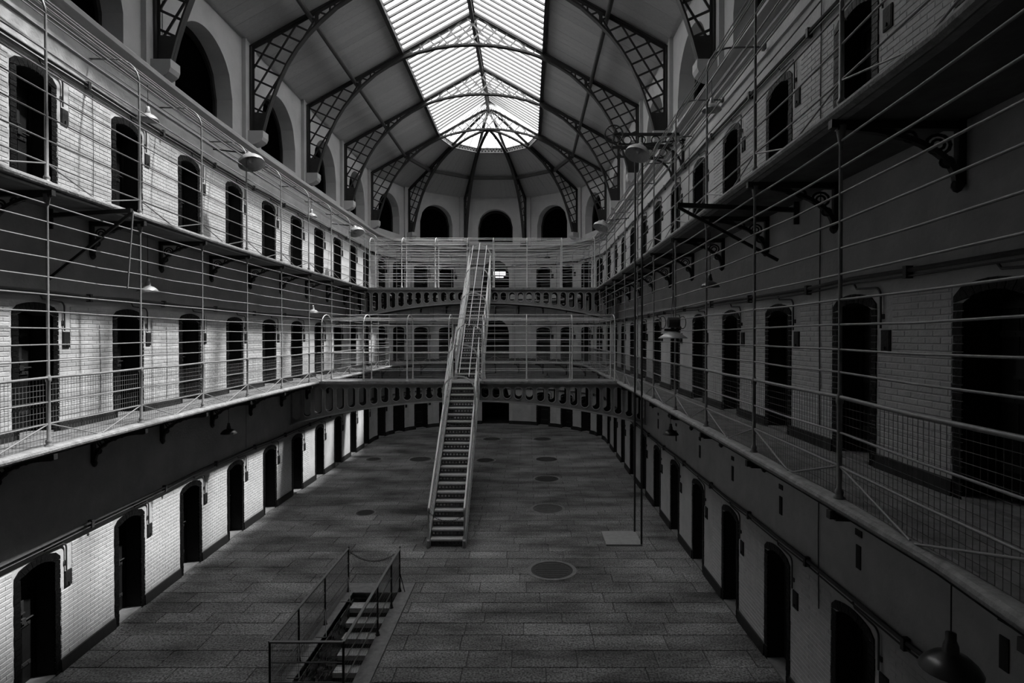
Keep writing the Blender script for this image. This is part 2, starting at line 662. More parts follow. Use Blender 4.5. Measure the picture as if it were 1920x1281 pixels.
walls = {}
def side_wall(name, pts_fn, order, side):
    """order: NODES walked left to right as seen from inside the hall"""
    w = struct_empty(name, (pts_fn(20), 20, 0))
    mb = MB()
    bm = MB()
    for lv, (z0, z1) in enumerate(((0, Z1), (Z1, Z2), (Z2, ZC))):
        run = 0.0
        ln = 0.0
        for i in range(len(order) - 1):
            run += ln
            A = (pts_fn(order[i]), order[i])
            B = (pts_fn(order[i + 1]), order[i + 1])
            ln = math.hypot(B[0] - A[0], B[1] - A[1])
            ymid = (order[i] + order[i + 1]) / 2
            vis = ymid > (6.0 if side == 'l' else 2.5)
            if not vis:
                wall_face(mb, A, B, z0, z1)
                continue
            c = ln / 2
            wall_face(mb, A, B, z0, z1, (c, OW, OSPR, ORISE))
            ang = math.atan2(B[1] - A[1], B[0] - A[0])
            ux, uy = (B[0] - A[0]) / ln, (B[1] - A[1]) / ln
            place_door('full' if ymid < 24 else 'far', A[0] + ux * c, A[1] + uy * c, z0, ang)
            R = Matrix.Rotation(ang, 4, 'Z')
            cx, cy = A[0] + ux * (c + .68), A[1] + uy * (c + .68)
            inst('bell_box', ME_BOX, w, Matrix.Translation((cx, cy, z0 + 1.4)) @ R)
            inst('conduit', ME_CONDUIT, w, Matrix.Translation((A[0] + ux * (c + .61), A[1] + uy * (c + .61), z0)) @ R)
            lim = 21 if side == 'l' else 14
            if ymid < lim:
                e = OW / 2 + OBOR + .03
                zb = z0 + .24
                zt = z0 + 2.16
                one = side == 'l' and ymid < 10 and lv < 2
                brick_panel(A, B, 0, c - e, zb, zt, w, bm, False, run, True, False)
                # the panel right of the door, leaving room round the bell box
                brick_panel(A, B, c + e, ln, zb, zb + 15 * .075, w, bm, one, run, False, True)
                brick_panel(A, B, c + .79, ln, zb + 15 * .075, zt, w, bm, one, run, False, True)
    mb.build('wall_plaster', M_WALL, w)
    o = bm.build('brickwork', M_BRICK, w)
    o['kind'] = 'stuff'
    walls[name] = w
    return w

wL = side_wall('wall_left', wl, NODES_L, 'l')
wR = side_wall('wall_right', wr, NODES[::-1], 'r')

for y in [5.1 + 2.24 * k for k in range(8)]:
    b = MB()
    b.box(wr(y) - .012, wr(y) + .01, y - .05, y + .05, 2.72, 3.02)
    b.box(wr(y) - .012, wr(y) + .01, y - .07, y + .07, 3.14, 3.22)
    b.build('vent_slot', M_BLACK, wR)
for (y, za, zb) in ((8.3, 1.75, 3.95), (8.3, 4.4, 7.75), (8.3, 8.0, 10.6), (15.0, 8.0, 10.6)):
    b = MB()
    b.tube([(wr(y) - .02, y, za), (wr(y) - .02, y + .02, (za + zb) / 2), (wr(y) - .02, y, zb)], .009, 5)
    b.build('cable', M_PIPE, wR)
for (y, za, zb) in ((10.75, 4.3, 5.9), (13.0, 4.3, 5.9), (10.6, 8.1, 10.1), (17.0, 2.4, 3.95)):
    b = MB()
    b.tube([(wl(y) + .02, y, za), (wl(y) + .02, y + .02, (za + zb) / 2), (wl(y) + .02, y, zb)], .005, 5)
    b.build('cable', M_PIPE, wL)

# the rounded far end
wB = struct_empty('wall_back', (0, YC + W2, 0))
mb = MB()
tun = MB()
for lv, (z0, z1) in enumerate(((0, Z1), (Z1, Z2), (Z2, ZC))):
    for i in range(len(ANG) - 1):
        A, B = arc(W2, ANG[i]), arc(W2, ANG[i + 1])
        ln = math.hypot(B[0] - A[0], B[1] - A[1])
        am = (ANG[i] + ANG[i + 1]) / 2
        if abs(am - 90) < 2:
            wall_face(mb, A, B, z0, z1, (ln / 2, 1.75, 1.8, 0.87))
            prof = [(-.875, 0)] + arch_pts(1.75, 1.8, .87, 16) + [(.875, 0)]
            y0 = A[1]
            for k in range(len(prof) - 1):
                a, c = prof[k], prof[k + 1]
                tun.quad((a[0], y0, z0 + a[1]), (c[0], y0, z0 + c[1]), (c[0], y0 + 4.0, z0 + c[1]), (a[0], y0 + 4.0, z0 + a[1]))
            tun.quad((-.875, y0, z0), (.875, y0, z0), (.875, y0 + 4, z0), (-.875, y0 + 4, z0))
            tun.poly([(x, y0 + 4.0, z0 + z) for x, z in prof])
        elif ln > 1.4:
            wall_face(mb, A, B, z0, z1, (ln / 2, OW, OSPR, ORISE))
            ang = math.atan2(B[1] - A[1], B[0] - A[0])
            ux, uy = (B[0] - A[0]) / ln, (B[1] - A[1]) / ln
            place_door('far', (A[0] + B[0]) / 2, (A[1] + B[1]) / 2, z0, ang)
            R = Matrix.Rotation(ang, 4, 'Z')
            inst('bell_box', ME_BOX, wB, Matrix.Translation((A[0] + ux * (ln / 2 + .65), A[1] + uy * (ln / 2 + .65), z0 + 1.4)) @ R)
            inst('conduit', ME_CONDUIT, wB, Matrix.Translation((A[0] + ux * (ln / 2 + .58), A[1] + uy * (ln / 2 + .58), z0)) @ R)
        else:
            wall_face(mb, A, B, z0, z1)
mb.build('wall_plaster', M_WALL, wB)
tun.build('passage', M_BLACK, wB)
# lit window at the end of the top passage
yb = YC + W2 * math.sin(math.radians(80)) + 3.9
w2 = struct_empty('window_2', (0, yb, Z2 + 1.2))
for (x0, x1, za, zb_) in ((-.37, .05, 2.12, 2.38), (.08, .50, 2.12, 2.38), (-.22, .05, 1.94, 2.04), (.08, .35, 1.94, 2.04)):
    b = MB()
    b.box(x0, x1, yb, yb + .02, Z2 + za, Z2 + zb_)
    b.build('pane', M_LIT, w2)
b = MB()
for z in (1.88, 2.06, 2.40):
    b.box(-.55, .62, yb - .02, yb + .03, Z2 + z, Z2 + z + .04)
b.box(.05, .08, yb - .02, yb + .03, Z2 + 1.88, Z2 + 2.42)
b.build('window_frame', M_IRON, w2)

# near end, behind the camera
b = MB()
b.quad((-7, -2.55, 0), (7, -2.55, 0), (7, -2.55, 18.2), (-7, -2.55, 18.2))
struct(b.build('wall_front', M_WALL))

# ------------------------------------------------------------ skirting, wall pipes, string course, cornice
def path_pts(off, z, y0=-2.6, sides='all'):
    pts = []
    return pts
def left_path(off, y0=-2.6, y1=YC):
    ys = [y for y in NODES_L]
    return [(wl(y) + off, y) for y in ys]
def right_path(off, y0=-2.6, y1=YC):
    ys = [y for y in NODES if y0 <= y <= y1 + .01]
    return [(wr(y) - off, y) for y in ys]
def apse_path(off):
    return [arc(W2 - off, a) for a in ANG]

def sweep(mb, path, prof):
    """prof: list of (offset into hall, z); path fn(off)->plan pts"""
    rows = []
    for (off, z) in prof:
        rows.append([(x, y, z) for x, y in path(off)])
    for i in range(len(rows) - 1):
        for j in range(len(rows[0]) - 1):
            mb.quad(rows[i][j], rows[i][j + 1], rows[i + 1][j + 1], rows[i + 1][j])

PATHS = {'left': left_path, 'right': right_path, 'back': apse_path}
CORN = [(0, 10.98), (.07, 11.0), (.07, 11.06), (.14, 11.10), (.14, 11.14), (.22, 11.2), (.26, 11.22), (.26, 11.30), (.22, 11.35), (-1.5, 11.36)]
for k, (nm, pf) in enumerate(PATHS.items()):
    b = MB()
    sweep(b, pf, CORN)
    struct(b.build('trim_%d' % (k + 1), M_UPPER))
    b = MB()
    sweep(b, pf, [(0, 10.66), (.035, 10.67), (.035, 10.73), (0, 10.74)])
    struct(b.build('trim_%d' % (k + 4), M_UPPER))
# black skirting blocks between the doors, on every floor
def skirting(nm, segs):
    for lv, z0 in enumerate((0, Z1, Z2)):
        b = MB()
        for A, B, has in segs:
            ln = math.hypot(B[0] - A[0], B[1] - A[1])
            ux, uy = (B[0] - A[0]) / ln, (B[1] - A[1]) / ln
            nx, ny = -uy, ux
            hh = .22 if lv == 0 else .17
            e = OW / 2 + OBOR if has == 1 else 0
            spans = [(0, ln)] if not has else [(0, ln / 2 - e), (ln / 2 + e, ln)]
            if has == 2:
                spans = [(0, ln / 2 - .875), (ln / 2 + .875, ln)]
            for (s0, s1) in spans:
                f = lambda s, d, z: (A[0] + ux * s + nx * d, A[1] + uy * s + ny * d, z)
                b.hexa([f(s0, .01, z0), f(s1, .01, z0), f(s1, -.035, z0), f(s0, -.035, z0), f(s0, .01, z0 + hh), f(s1, .01, z0 + hh), f(s1, -.025, z0 + hh - .01), f(s0, -.025, z0 + hh - .01)])
        struct(b.build('baseboard_' + nm, M_DIRT))
NL = NODES_L
sl = [((wl(NL[i]), NL[i]), (wl(NL[i + 1]), NL[i + 1]), int((NL[i] + NL[i + 1]) / 2 > 6)) for i in range(len(NL) - 1)]
RN = NODES[::-1]
sr = [((wr(RN[i]), RN[i]), (wr(RN[i + 1]), RN[i + 1]), int((RN[i] + RN[i + 1]) / 2 > 2.5)) for i in range(len(RN) - 1)]
sb = []
for i in range(len(ANG) - 1):
    A, B = arc(W2, ANG[i]), arc(W2, ANG[i + 1])
    ln = math.hypot(B[0] - A[0], B[1] - A[1])
    sb.append((A, B, 2 if abs((ANG[i] + ANG[i + 1]) / 2 - 90) < 2 else int(ln > 1.4)))
skirting('left', sl)
skirting('right', sr)
skirting('back', sb)
# pipes that run above the doors
for nm, pf, w in (('left', left_path, wL), ('right', right_path, wR), ('back', apse_path, wB)):
    for z0 in (0, Z1, Z2):
        rr = random.Random(int(z0 * 10) + len(nm))
        b = MB()
        pts = []
        base = pf(.05)
        for j in range(len(base) - 1):
            for t in (0, .5):
                pts.append((base[j][0] * (1 - t) + base[j + 1][0] * t, base[j][1] * (1 - t) + base[j + 1][1] * t, z0 + 2.32 + rr.uniform(-.02, .02)))
        pts.append((base[-1][0], base[-1][1], z0 + 2.32))
        b.tube(pts, .028, 6)
        b.tube([(x * .999, y, z - .065) for x, y, z in pts], .012, 5)
        for p in pts[::2]:
            b.box(p[0] - .04, p[0] + .04, p[1] - .03, p[1] + .03, p[2] - .09, p[2] + .05)
        b.build('pipe', M_PIPE, w, smooth=False)

# ------------------------------------------------------------ arcade wall with round arched windows
win_n = [2]
def arcade_bay(mb, A, B, w, top_extra=0.0):
    ln = math.hypot(B[0] - A[0], B[1] - A[1])
    ux, uy = (B[0] - A[0]) / ln, (B[1] - A[1]) / ln
    nx, ny = -uy, ux
    z0 = ZC
    sill = .32
    spr = 13.85 - w / 2 - z0
    wall_face(mb, A, B, z0, ZS + .15, (ln / 2, w, spr, w / 2, sill))
    win_n[0] += 1
    cx, cy = A[0] + ux * ln / 2, A[1] + uy * ln / 2
    r = bpy.data.objects.new('window_%d' % win_n[0], None)
    COL.objects.link(r)
    r['kind'] = 'structure'
    r.location = (cx, cy, z0)
    r.rotation_euler = (0, 0, math.atan2(uy, ux))
    h = w / 2
    prof = [(-h, sill)] + arch_pts(w, spr, h, 16) + [(h, sill)]
    b = MB()
    for i in range(len(prof) - 1):
        a, c = prof[i], prof[i + 1]
        b.quad((a[0], 0, a[1]), (c[0], 0, c[1]), (c[0], .45, c[1]), (a[0], .45, a[1]))
    b.quad((-h, 0, sill), (h, 0, sill), (h, .45, sill - .0), (-h, .45, sill))
    local_part('reveal', b, M_UPPER, r)
    b = MB()
    for i in range(len(prof) - 1):
        a, c = prof[i], prof[i + 1]
        k = .93
        b.quad((a[0], .45, a[1]), (c[0], .45, c[1]), (c[0] * k, .45, sill + (c[1] - sill) * k), (a[0] * k, .45, sill + (a[1] - sill) * k))
        b.quad((a[0] * k, .45, sill + (a[1] - sill) * k), (c[0] * k, .45, sill + (c[1] - sill) * k), (c[0] * k, .52, sill + (c[1] - sill) * k), (a[0] * k, .52, sill + (a[1] - sill) * k))
    local_part('window_frame', b, M_BLACK, r)
    b = MB()
    b.poly([(x, .52, z) for x, z in prof])
    local_part('pane', b, M_DKGLASS, r)

for nm, w, sgn in (('left', wL, -1), ('right', wR, 1)):
    mb = MB()
    order = TR if sgn < 0 else TR[::-1]
    for i in range(len(order) - 1):
        arcade_bay(mb, (sgn * WA, order[i]), (sgn * WA, order[i + 1]), 2.7)
    mb.quad((sgn * WA, -2.6, ZC), (sgn * WA, -.36, ZC), (sgn * WA, -.36, ZS + .15), (sgn * WA, -2.6, ZS + .15))
    mb.build('arcade_plaster', M_UPPER, w)
mb = MB()
for i in range(5):
    A, B = arc(WA, 180 - 36 * i), arc(WA, 144 - 36 * i)
    arcade_bay(mb, A, B, 2.24)
mb.build('arcade_plaster', M_UPPER, wB)

# pilasters and corbels under each truss foot
def pilaster(w, x, y, ang):
    """ang: direction pointing from the wall into the hall"""
    R = Matrix.Translation((x, y, 0)) @ Matrix.Rotation(ang, 4, 'Z')
    b = MB()
    b.box(-.02, .10, -.30, .30, ZC, ZS + .1)
    b.box(-.02, .12, -.34, -.24, ZC, ZS + .1)
    b.box(-.02, .12, .24, .34, ZC, ZS + .1)
    o = b
    b2 = MB()
    pr = [(0, 11.88), (.55, 11.88), (.55, 11.70), (.51, 11.60), (.42, 11.53), (.30, 11.48), (0, 11.42)]
    for s in (-1, 1):
        pts = [(q[0], s * .18, q[1]) for q in pr]
        b2.poly(pts if s < 0 else pts[::-1])
    for i in range(len(pr)):
        a, c = pr[i], pr[(i + 1) % len(pr)]
        b2.quad((a[0], -.18, a[1]), (a[0], .18, a[1]), (c[0], .18, c[1]), (c[0], -.18, c[1]))
    for name, bb in (('pilaster', b), ('corbel', b2)):
        bb.v = [tuple(R @ Vector(v)) for v in bb.v]
        bb.build(name, M_UPPER, w)
for y in TR:
    pilaster(wL, -WA, y, 0)
    pilaster(wR, WA, y, PI)
for a in (36, 72, 108, 144):
    x, y = arc(WA * .985, a)
    pilaster(wB, x, y, math.radians(a) + PI)

# ------------------------------------------------------------ roof: boarded slopes, skylight
SK = 2.68
def roof_z(x): return ZA - (ZA - ZS) * abs(x) / W2
ceil = struct_empty('ceiling', (0, 15, ZS))
b = MB()
for s in (-1, 1):
    for (y0, y1, xin) in ((-2.6, 9.3, 0.0), (9.3, YC, SK)):
        b.quad((s * 6.75, y0, roof_z(6.75) + .07), (s * 6.75, y1, roof_z(6.75) + .07), (s * xin, y1, roof_z(xin) + .07), (s * xin, y0, roof_z(xin) + .07))
# apse slopes: flat polygon sectors
def cone_pt(r, a, dz=0.0):
    # five flat sectors; a in degrees on the vertices only
    x, y = arc(r, a)
    return (x, y, ZA - (ZA - ZS) * r / W2 + dz)
for i in range(5):
    a0, a1 = 36 * i, 36 * (i + 1)
    b.quad(cone_pt(6.9, a0, .07), cone_pt(6.9, a1, .07), cone_pt(SK, a1, .07), cone_pt(SK, a0, .07))
b.build('roof_backing', M_BOARD, ceil)
# end gable above the apse junction is open; near gable
rb = random.Random(5)
for bi in range(3, 7):
    y0, y1 = TR[bi], TR[bi + 1]
    n = 14
    for s in (-1, 1):
        for (xa, xb) in ((6.32, 4.56), (4.54, 2.72)):
            for k in range(n):
                ya = y0 + (y1 - y0) * k / n + .0025
                yb_ = y0 + (y1 - y0) * (k + 1) / n - .0025
                dz = rb.uniform(-.003, .003) + .02
                b = MB()
                P = lambda x, y, d: (s * x, y, roof_z(x) + d)
                b.hexa([P(xa, ya, dz), P(xb, ya, dz), P(xb, yb_, dz), P(xa, yb_, dz), P(xa, ya, dz + .03), P(xb, ya, dz + .03), P(xb, yb_, dz + .03), P(xa, yb_, dz + .03)])
                b.build('board', M_BOARD, ceil)
b = MB()
for i in range(5):
    a0, a1 = 36 * i, 36 * (i + 1)
    for (r0, r1) in ((6.3, 4.56), (4.52, 2.70)):
        n = 13
        A0, A1 = Vector(cone_pt(r0, a0)), Vector(cone_pt(r0, a1))
        B0, B1 = Vector(cone_pt(r1, a0)), Vector(cone_pt(r1, a1))
        for k in range(n):
            t0, t1 = k / n + .0012, (k + 1) / n - .0012
            dz = Vector((0, 0, .02 + rb.uniform(-.006, .006)))
            up = Vector((0, 0, .03))
            q = [A0.lerp(A1, t0) + dz, B0.lerp(B1, t0) + dz, B0.lerp(B1, t1) + dz, A0.lerp(A1, t1) + dz]
            b.hexa(q + [v + up for v in q])
o = b.build('apse_boarding', M_BOARD, ceil)
o['kind'] = 'stuff'

# purlins (ties running along the slopes) and the beams at the skylight edges
b = MB()
for s in (-1, 1):
    b.tube([(s * 4.5, -2.6, roof_z(4.5) - .18), (s * 4.5, YC, roof_z(4.5) - .18)], .075, 10)
b.build('purlin', M_PURLIN, ceil)
b = MB()
for i in range(5):
    p, q = Vector(cone_pt(4.5, 36 * i, -.2)), Vector(cone_pt(4.5, 36 * (i + 1), -.2))
    b.bar(p, q, .12, .18)
b.build('purlin', M_PURLIN, ceil)
b = MB()
for s in (-1, 1):
    b.bar((s * (SK + .03), 9.3, roof_z(SK) - .04), (s * (SK + .03), YC, roof_z(SK) - .04), .14, .20)
b.build('skylight_kerb', M_TRUSS, ceil)

# skylight
sky = struct_empty('window_1', (0, 20, ZA))
HUB = (0, 30.35, ZA + .05)
def pane_quad(q):
    b = MB()
    b.poly(q)
    b.build('glass_pane', M_GLASS, sky)
for bi in range(2, 7):
    y0, y1 = max(TR[bi], 9.3), TR[bi + 1]
    n = {2: 10, 6: 12}.get(bi, 12)
    for s in (-1, 1):
        ys = [y0 + (y1 - y0) * k / n for k in range(n + 1)]
        top = [28.4 + (y - 28.4) * .73 if y > 28.4 else y for y in ys]
        for k in range(n):
            pane_quad([(s * SK, ys[k], roof_z(SK) + .05), (s * SK, ys[k + 1], roof_z(SK) + .05), (0, top[k + 1], ZA + .05), (0, top[k], ZA + .05)])
            ubar('glazing_bar', (s * SK, ys[k], roof_z(SK) + .02), (s * .04, top[k], roof_z(.04) + .02), .075, .07, M_GLAZBAR, sky)
for i in range(5):
    a0, a1 = 36 * i, 36 * (i + 1)
    A0, A1 = Vector(cone_pt(SK, a0, .05)), Vector(cone_pt(SK, a1, .05))
    hub = Vector((0, 30.3, ZA + .05))
    n = 3
    for k in range(n):
        p, q = A0.lerp(A1, k / n), A0.lerp(A1, (k + 1) / n)
        pane_quad([p, q, hub])
        ubar('glazing_bar', p, hub, .03, .04, M_GLAZBAR, sky)
# ridge girder with pierced web
b = MB()
b.bar((0, 9.3, ZA - .02), (0, 30.9, ZA - .02), .16, .06)
b.bar((0, 9.3, ZA - .42), (0, 30.9, ZA - .42), .14, .04)
y = 9.3
while y < 30.6:
    b.bar((0, y, ZA - .42), (0, y + .28, ZA - .04), .03, .04)
    b.bar((0, y + .28, ZA - .04), (0, y + .56, ZA - .42), .03, .04)
    y += .56
b.build('ridge_girder', M_TRUSS, sky)
# ring girder at the foot of the half cone
b = MB()
for i in range(5):
    p, q = Vector(cone_pt(SK, 36 * i)), Vector(cone_pt(SK, 36 * (i + 1)))
    for dz in (-.22, .03):
        b.bar(p + Vector((0, 0, dz)), q + Vector((0, 0, dz)), .10, .05)
    n = 9
    for k in range(n):
        a = p.lerp(q, k / n) + Vector((0, 0, -.2))
        c = p.lerp(q, (k + .5) / n) + Vector((0, 0, .02))
        e = p.lerp(q, (k + 1) / n) + Vector((0, 0, -.2))
        b.bar(a, c, .03, .03)
        b.bar(c, e, .03, .03)
b.build('ring_girder', M_GIRDER, sky)

# ------------------------------------------------------------ roof trusses
CH = [(0.0, 16.77), (0.7, 16.74), (1.4, 16.64), (2.1, 16.47), (2.65, 16.27), (3.2, 15.98), (3.7, 15.66), (4.2, 15.22), (4.6, 14.80), (4.9, 14.42), (5.2, 13.94), (5.45, 13.42), (5.65, 12.90), (5.82, 12.38), (5.95, 11.9)]
def chord_z(x):
    x = abs(x)
    for i in range(len(CH) - 1):
        if CH[i][0] <= x <= CH[i + 1][0]:
            t = (x - CH[i][0]) / (CH[i + 1][0] - CH[i][0])
            return CH[i][1] + (CH[i + 1][1] - CH[i][1]) * t
    return 11.0 if x > 5.95 else 16.77
def top_z(x): return min(roof_z(x) - .12, 30)
def inside(x, z, x0, x1):
    return x0 <= x <= x1 and chord_z(x) < z < top_z(x) and z > 12.45
def lattice_lines(x0, x1, ang, step):
    d = (math.cos(ang), math.sin(ang))
    nrm = (-d[1], d[0])
    res = []
    cs = [nrm[0] * x + nrm[1] * z for x in (x0, x1) for z in (12.0, 18.1)]
    c = min(cs)
    c = math.floor(c / step) * step + step * .5
    while c < max(cs):
        base = (nrm[0] * c, nrm[1] * c)
        cur = None
        t = -25.0
        while t < 25:
            x, z = base[0] + d[0] * t, base[1] + d[1] * t
            if inside(x, z, x0, x1):
                if cur is None:
                    cur = [(x, z), (x, z)]
                cur[1] = (x, z)
            elif cur:
                if math.hypot(cur[1][0] - cur[0][0], cur[1][1] - cur[0][1]) > .12:
                    res.append(tuple(cur))
                cur = None
            t += .02
        c += step
    return res
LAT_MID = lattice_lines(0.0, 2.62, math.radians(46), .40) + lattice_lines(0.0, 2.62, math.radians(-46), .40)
LAT_NAR = lattice_lines(3.15, 4.25, math.radians(20), .36) + lattice_lines(3.15, 4.25, math.radians(-85), .42)
LAT_FOOT = lattice_lines(4.2, 6.28, math.radians(24), .40) + lattice_lines(4.2, 6.28, math.radians(-58), .40)
print('lattice', len(LAT_MID), len(LAT_NAR), len(LAT_FOOT))

def half_truss(root, X, mid=True, names=('rafter', 'curved_chord', 'wall_post')):
    """X(u,z)->world point, u measured outwards from the ridge"""
    up = (X(1, 0) - X(0, 0)).cross(Vector((0, 0, 1))).normalized()
    uin = .02 if mid else .02
    b = MB()
    b.bar(X(uin, roof_z(uin) - .09), X(6.36, roof_z(6.36) - .09), .16, .05, Vector((0, 0, 1)))
    b.bar(X(uin, roof_z(uin) - .14), X(6.36, roof_z(6.36) - .14), .02, .12, Vector((0, 0, 1)))
    b.build('rafter', M_TRUSS, root)
    b = MB()
    pts = [X(u, z) for u, z in CH if u >= (0 if mid else 0.0)]
    for i in range(len(pts) - 1):
        b.bar(pts[i], pts[i + 1], .17, .045)
        b.bar(pts[i] + Vector((0, 0, .05)), pts[i + 1] + Vector((0, 0, .05)), .02, .08)
    b.build('curved_chord', M_TRUSS, root)
    b = MB()
    b.bar(X(6.29, 11.88), X(6.29, roof_z(6.29) - .1), .05, .17, up)
    b.bar(X(6.25, 11.88), X(6.25, roof_z(6.29) - .1), .10, .02, up)
    b.build('wall_post', M_TRUSS, root)
    b = MB()
    q = [X(6.29, 11.88), X(6.29, 12.5), X(5.80, 12.45), X(5.95, 11.88)]
    o2 = up * .02
    b.hexa([v - o2 for v in q] + [v + o2 for v in q])
    b.build('foot_plate', M_TRUSS, root)
    b = MB()
    q = [X(2.62, chord_z(2.62)), X(3.15, chord_z(3.15)), X(3.15, top_z(3.15)), X(2.62, top_z(2.62))]
    b.hexa([v - o2 for v in q] + [v + o2 for v in q])
    b.build('web_plate', M_TRUSS, root)
    b = MB()
    q = [X(4.25, chord_z(4.25)), X(4.36, chord_z(4.36)), X(4.36, top_z(4.36)), X(4.25, top_z(4.25))]
    b.hexa([v - o2 for v in q] + [v + o2 for v in q])
    b.build('web_plate', M_TRUSS, root)
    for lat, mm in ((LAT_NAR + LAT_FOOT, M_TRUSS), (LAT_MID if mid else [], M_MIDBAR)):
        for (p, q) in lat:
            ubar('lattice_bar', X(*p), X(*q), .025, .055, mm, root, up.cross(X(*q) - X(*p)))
ORD = ['nearest the camera, only its feet in view', 'second from the camera, crossing the top edge', 'third from the camera', 'fourth from the camera', 'fifth from the camera, in front of the rounded end']
tn = 0
tlab = {13.08: 'dark lattice roof truss nearest the camera, with only its two feet in view',
        17.56: 'dark lattice roof truss second from the camera, its crown above the picture',
        22.04: 'dark lattice roof truss with its crown nearest the top edge of the picture',
        26.52: 'dark lattice roof truss midway between the top of the picture and the rounded end',
        31.0: 'dark lattice roof truss farthest off, framing the rounded end and its fan of ribs'}
for y in (13.08, 17.56, 22.04, 26.52, 31.0):
    t = thing('roof_truss', tlab[y], 'truss', (0, y, 11.88), 'lattice roof trusses')
    for s in (-1, 1):
        half_truss(t, (lambda s, y: (lambda u, z: Vector((s * u, y, z))))(s, y))
rl = {144: 'curved lattice rib leftmost of the four at the rounded end', 108: 'curved lattice rib left of the middle window of the rounded end',
      72: 'curved lattice rib right of the middle window of the rounded end', 36: 'curved lattice rib rightmost of the four at the rounded end'}
for a in (144, 108, 72, 36):
    x, y = arc(5.9, a)
    t = thing('roof_rib', rl[a], 'rib', (x, y, 11.88), 'ribs of the rounded end')
    ca, sa = math.cos(math.radians(a)), math.sin(math.radians(a))
    kk = 0.99
    half_truss(t, (lambda ca, sa: (lambda u, z: Vector((u * kk * ca, YC + u * kk * sa, z))))(ca, sa), mid=False)

# ------------------------------------------------------------ floor
floor = struct_empty('floor', (0, 14, 0))
HX0, HX1, HY0, HY1 = -1.78, -0.79, 8.9, 12.72      # stairwell opening
YF = 18.6
b = MB()
def fq(x0, x1, y0, y1, z):
    b.quad((x0, y0, z), (x1, y0, z), (x1, y1, z), (x0, y1, z))
fq(-6.6, HX0, -2.7, YF, -.018); fq(HX1, 6.6, -2.7, YF, -.018); fq(HX0, HX1, -2.7, HY0, -.018); fq(HX0, HX1, HY1, YF, -.018)
b.build('bedding', M_COVER, floor)
b = MB()
b.quad((-6.6, YF, 0), (6.6, YF, 0), (6.6, YC, 0), (-6.6, YC, 0))
b.quad((-6.6, YF, 0), (6.6, YF, 0), (6.6, YF, -.1), (-6.6, YF, -.1))
b.poly([(x, y, 0) for x, y in [arc(6.6, a) for a in range(0, 181, 10)]])
b.quad((-1.2, YC + 6, 0.001), (1.2, YC + 6, 0.001), (1.2, YC + 6.5, 0.001), (-1.2, YC + 6.5, 0.001))
b.build('far_paving', M_FARSTONE, floor)
b = MB()
b.quad((-6.6, -2.7, 0), (6.6, -2.7, 0), (6.6, 8.0, 0), (-6.6, 8.0, 0))
b.build('near_paving', M_FARSTONE, floor)
rs = random.Random(21)
y = 8.0
nsl = 0
while y < YF - .2:
    d = rs.choice([.42, .46, .50, .54])
    y1 = min(y + d, YF)
    if YF - y1 < .25: y1 = YF
    x = -6.4 - rs.random() * .6
    while x < 6.4:
        ln = rs.uniform(.75, 1.75)
        x1 = x + ln
        spans = [(max(x, -6.45), min(x1, 6.45))]
        if y1 > HY0 - .14 and y < HY1 + .12:
            hx0, hx1 = HX0 - .26, HX1 + .3
            out = []
            for a, c in spans:
                if c <= hx0 or a >= hx1: out.append((a, c))
                else:
                    if a < hx0: out.append((a, hx0))
                    if c > hx1: out.append((hx1, c))
            spans = out
        for a, c in spans:
            if c - a < .08: continue
            g = .004
            dz = rs.uniform(-.003, .003)
            bb = MB()
            e = .006
            bb.hexa([(a + g, y + g, -.03), (c - g, y + g, -.03), (c - g, y1 - g, -.03), (a + g, y1 - g, -.03),
                     (a + g + e, y + g + e, dz), (c - g - e, y + g + e, dz), (c - g - e, y1 - g - e, dz), (a + g + e, y1 - g - e, dz)])
            bb.build('paving_slab', M_STONE, floor)
            nsl += 1
        x = x1
    y = y1
print('slabs', nsl)
# kerb stones round the stairwell
b = MB()
b.box(HX0 - .25, HX0, HY0 - .5, HY1, -.3, .012)
b.box(HX1, HX1 + .29, HY0 - .5, HY1, -.3, .006)
b.box(HX0, HX1, HY0 - .5, HY0, -.3, .01)
b.box(HX0 - .25, HX1 + .29, HY1 + .002, HY1 + .52, -.3, .006)
b.build('kerb_stone', M_CONCRETE, floor)

# stairwell pit
pit = struct_empty('wall_stairwell', (HX0, HY0, -2))
b = MB()
b.quad((HX0, HY0, -3), (HX0, HY1, -3), (HX0, HY1, -.02), (HX0, HY0, -.02))
b.quad((HX1, HY0, -3), (HX1, HY1, -3), (HX1, HY1, -.02), (HX1, HY0, -.02))
b.quad((HX0, HY1, -3), (HX1, HY1, -3), (HX1, HY1, -.02), (HX0, HY1, -.02))
b.quad((HX0, HY0, -3), (HX1, HY0, -3), (HX1, HY0, -.02), (HX0, HY0, -.02))
b.quad((HX0, HY0, -3), (HX1, HY0, -3), (HX1, HY1, -3), (HX0, HY1, -3))
M_PITBRICK = mat('damp_dark_brick', 0.035, 0.35, noise=0.4, nscale=9, bump=0.8, bscale=25, spec=0.5)
b.build('pit_lining', M_PITBRICK, pit)
b = MB()
z = -.12
row = 0
while z > -2.6:
    yy = HY0 + (.11 if row % 2 else 0)
    while yy < HY1 - .2:
        pr = brick_rnd.uniform(.004, .03)
        b.box(HX0, HX0 + pr, yy + .006, yy + .215, z - .066, z)
        yy += .225
    z -= .075
    row += 1
o = b.build('brickwork', M_PITBRICK, pit)
o['kind'] = 'stuff'
st = thing('cellar_steps', 'worn stone steps going down into the railed stairwell in the floor', 'stairs', ((HX0 + HX1) / 2, HY1, -.2))
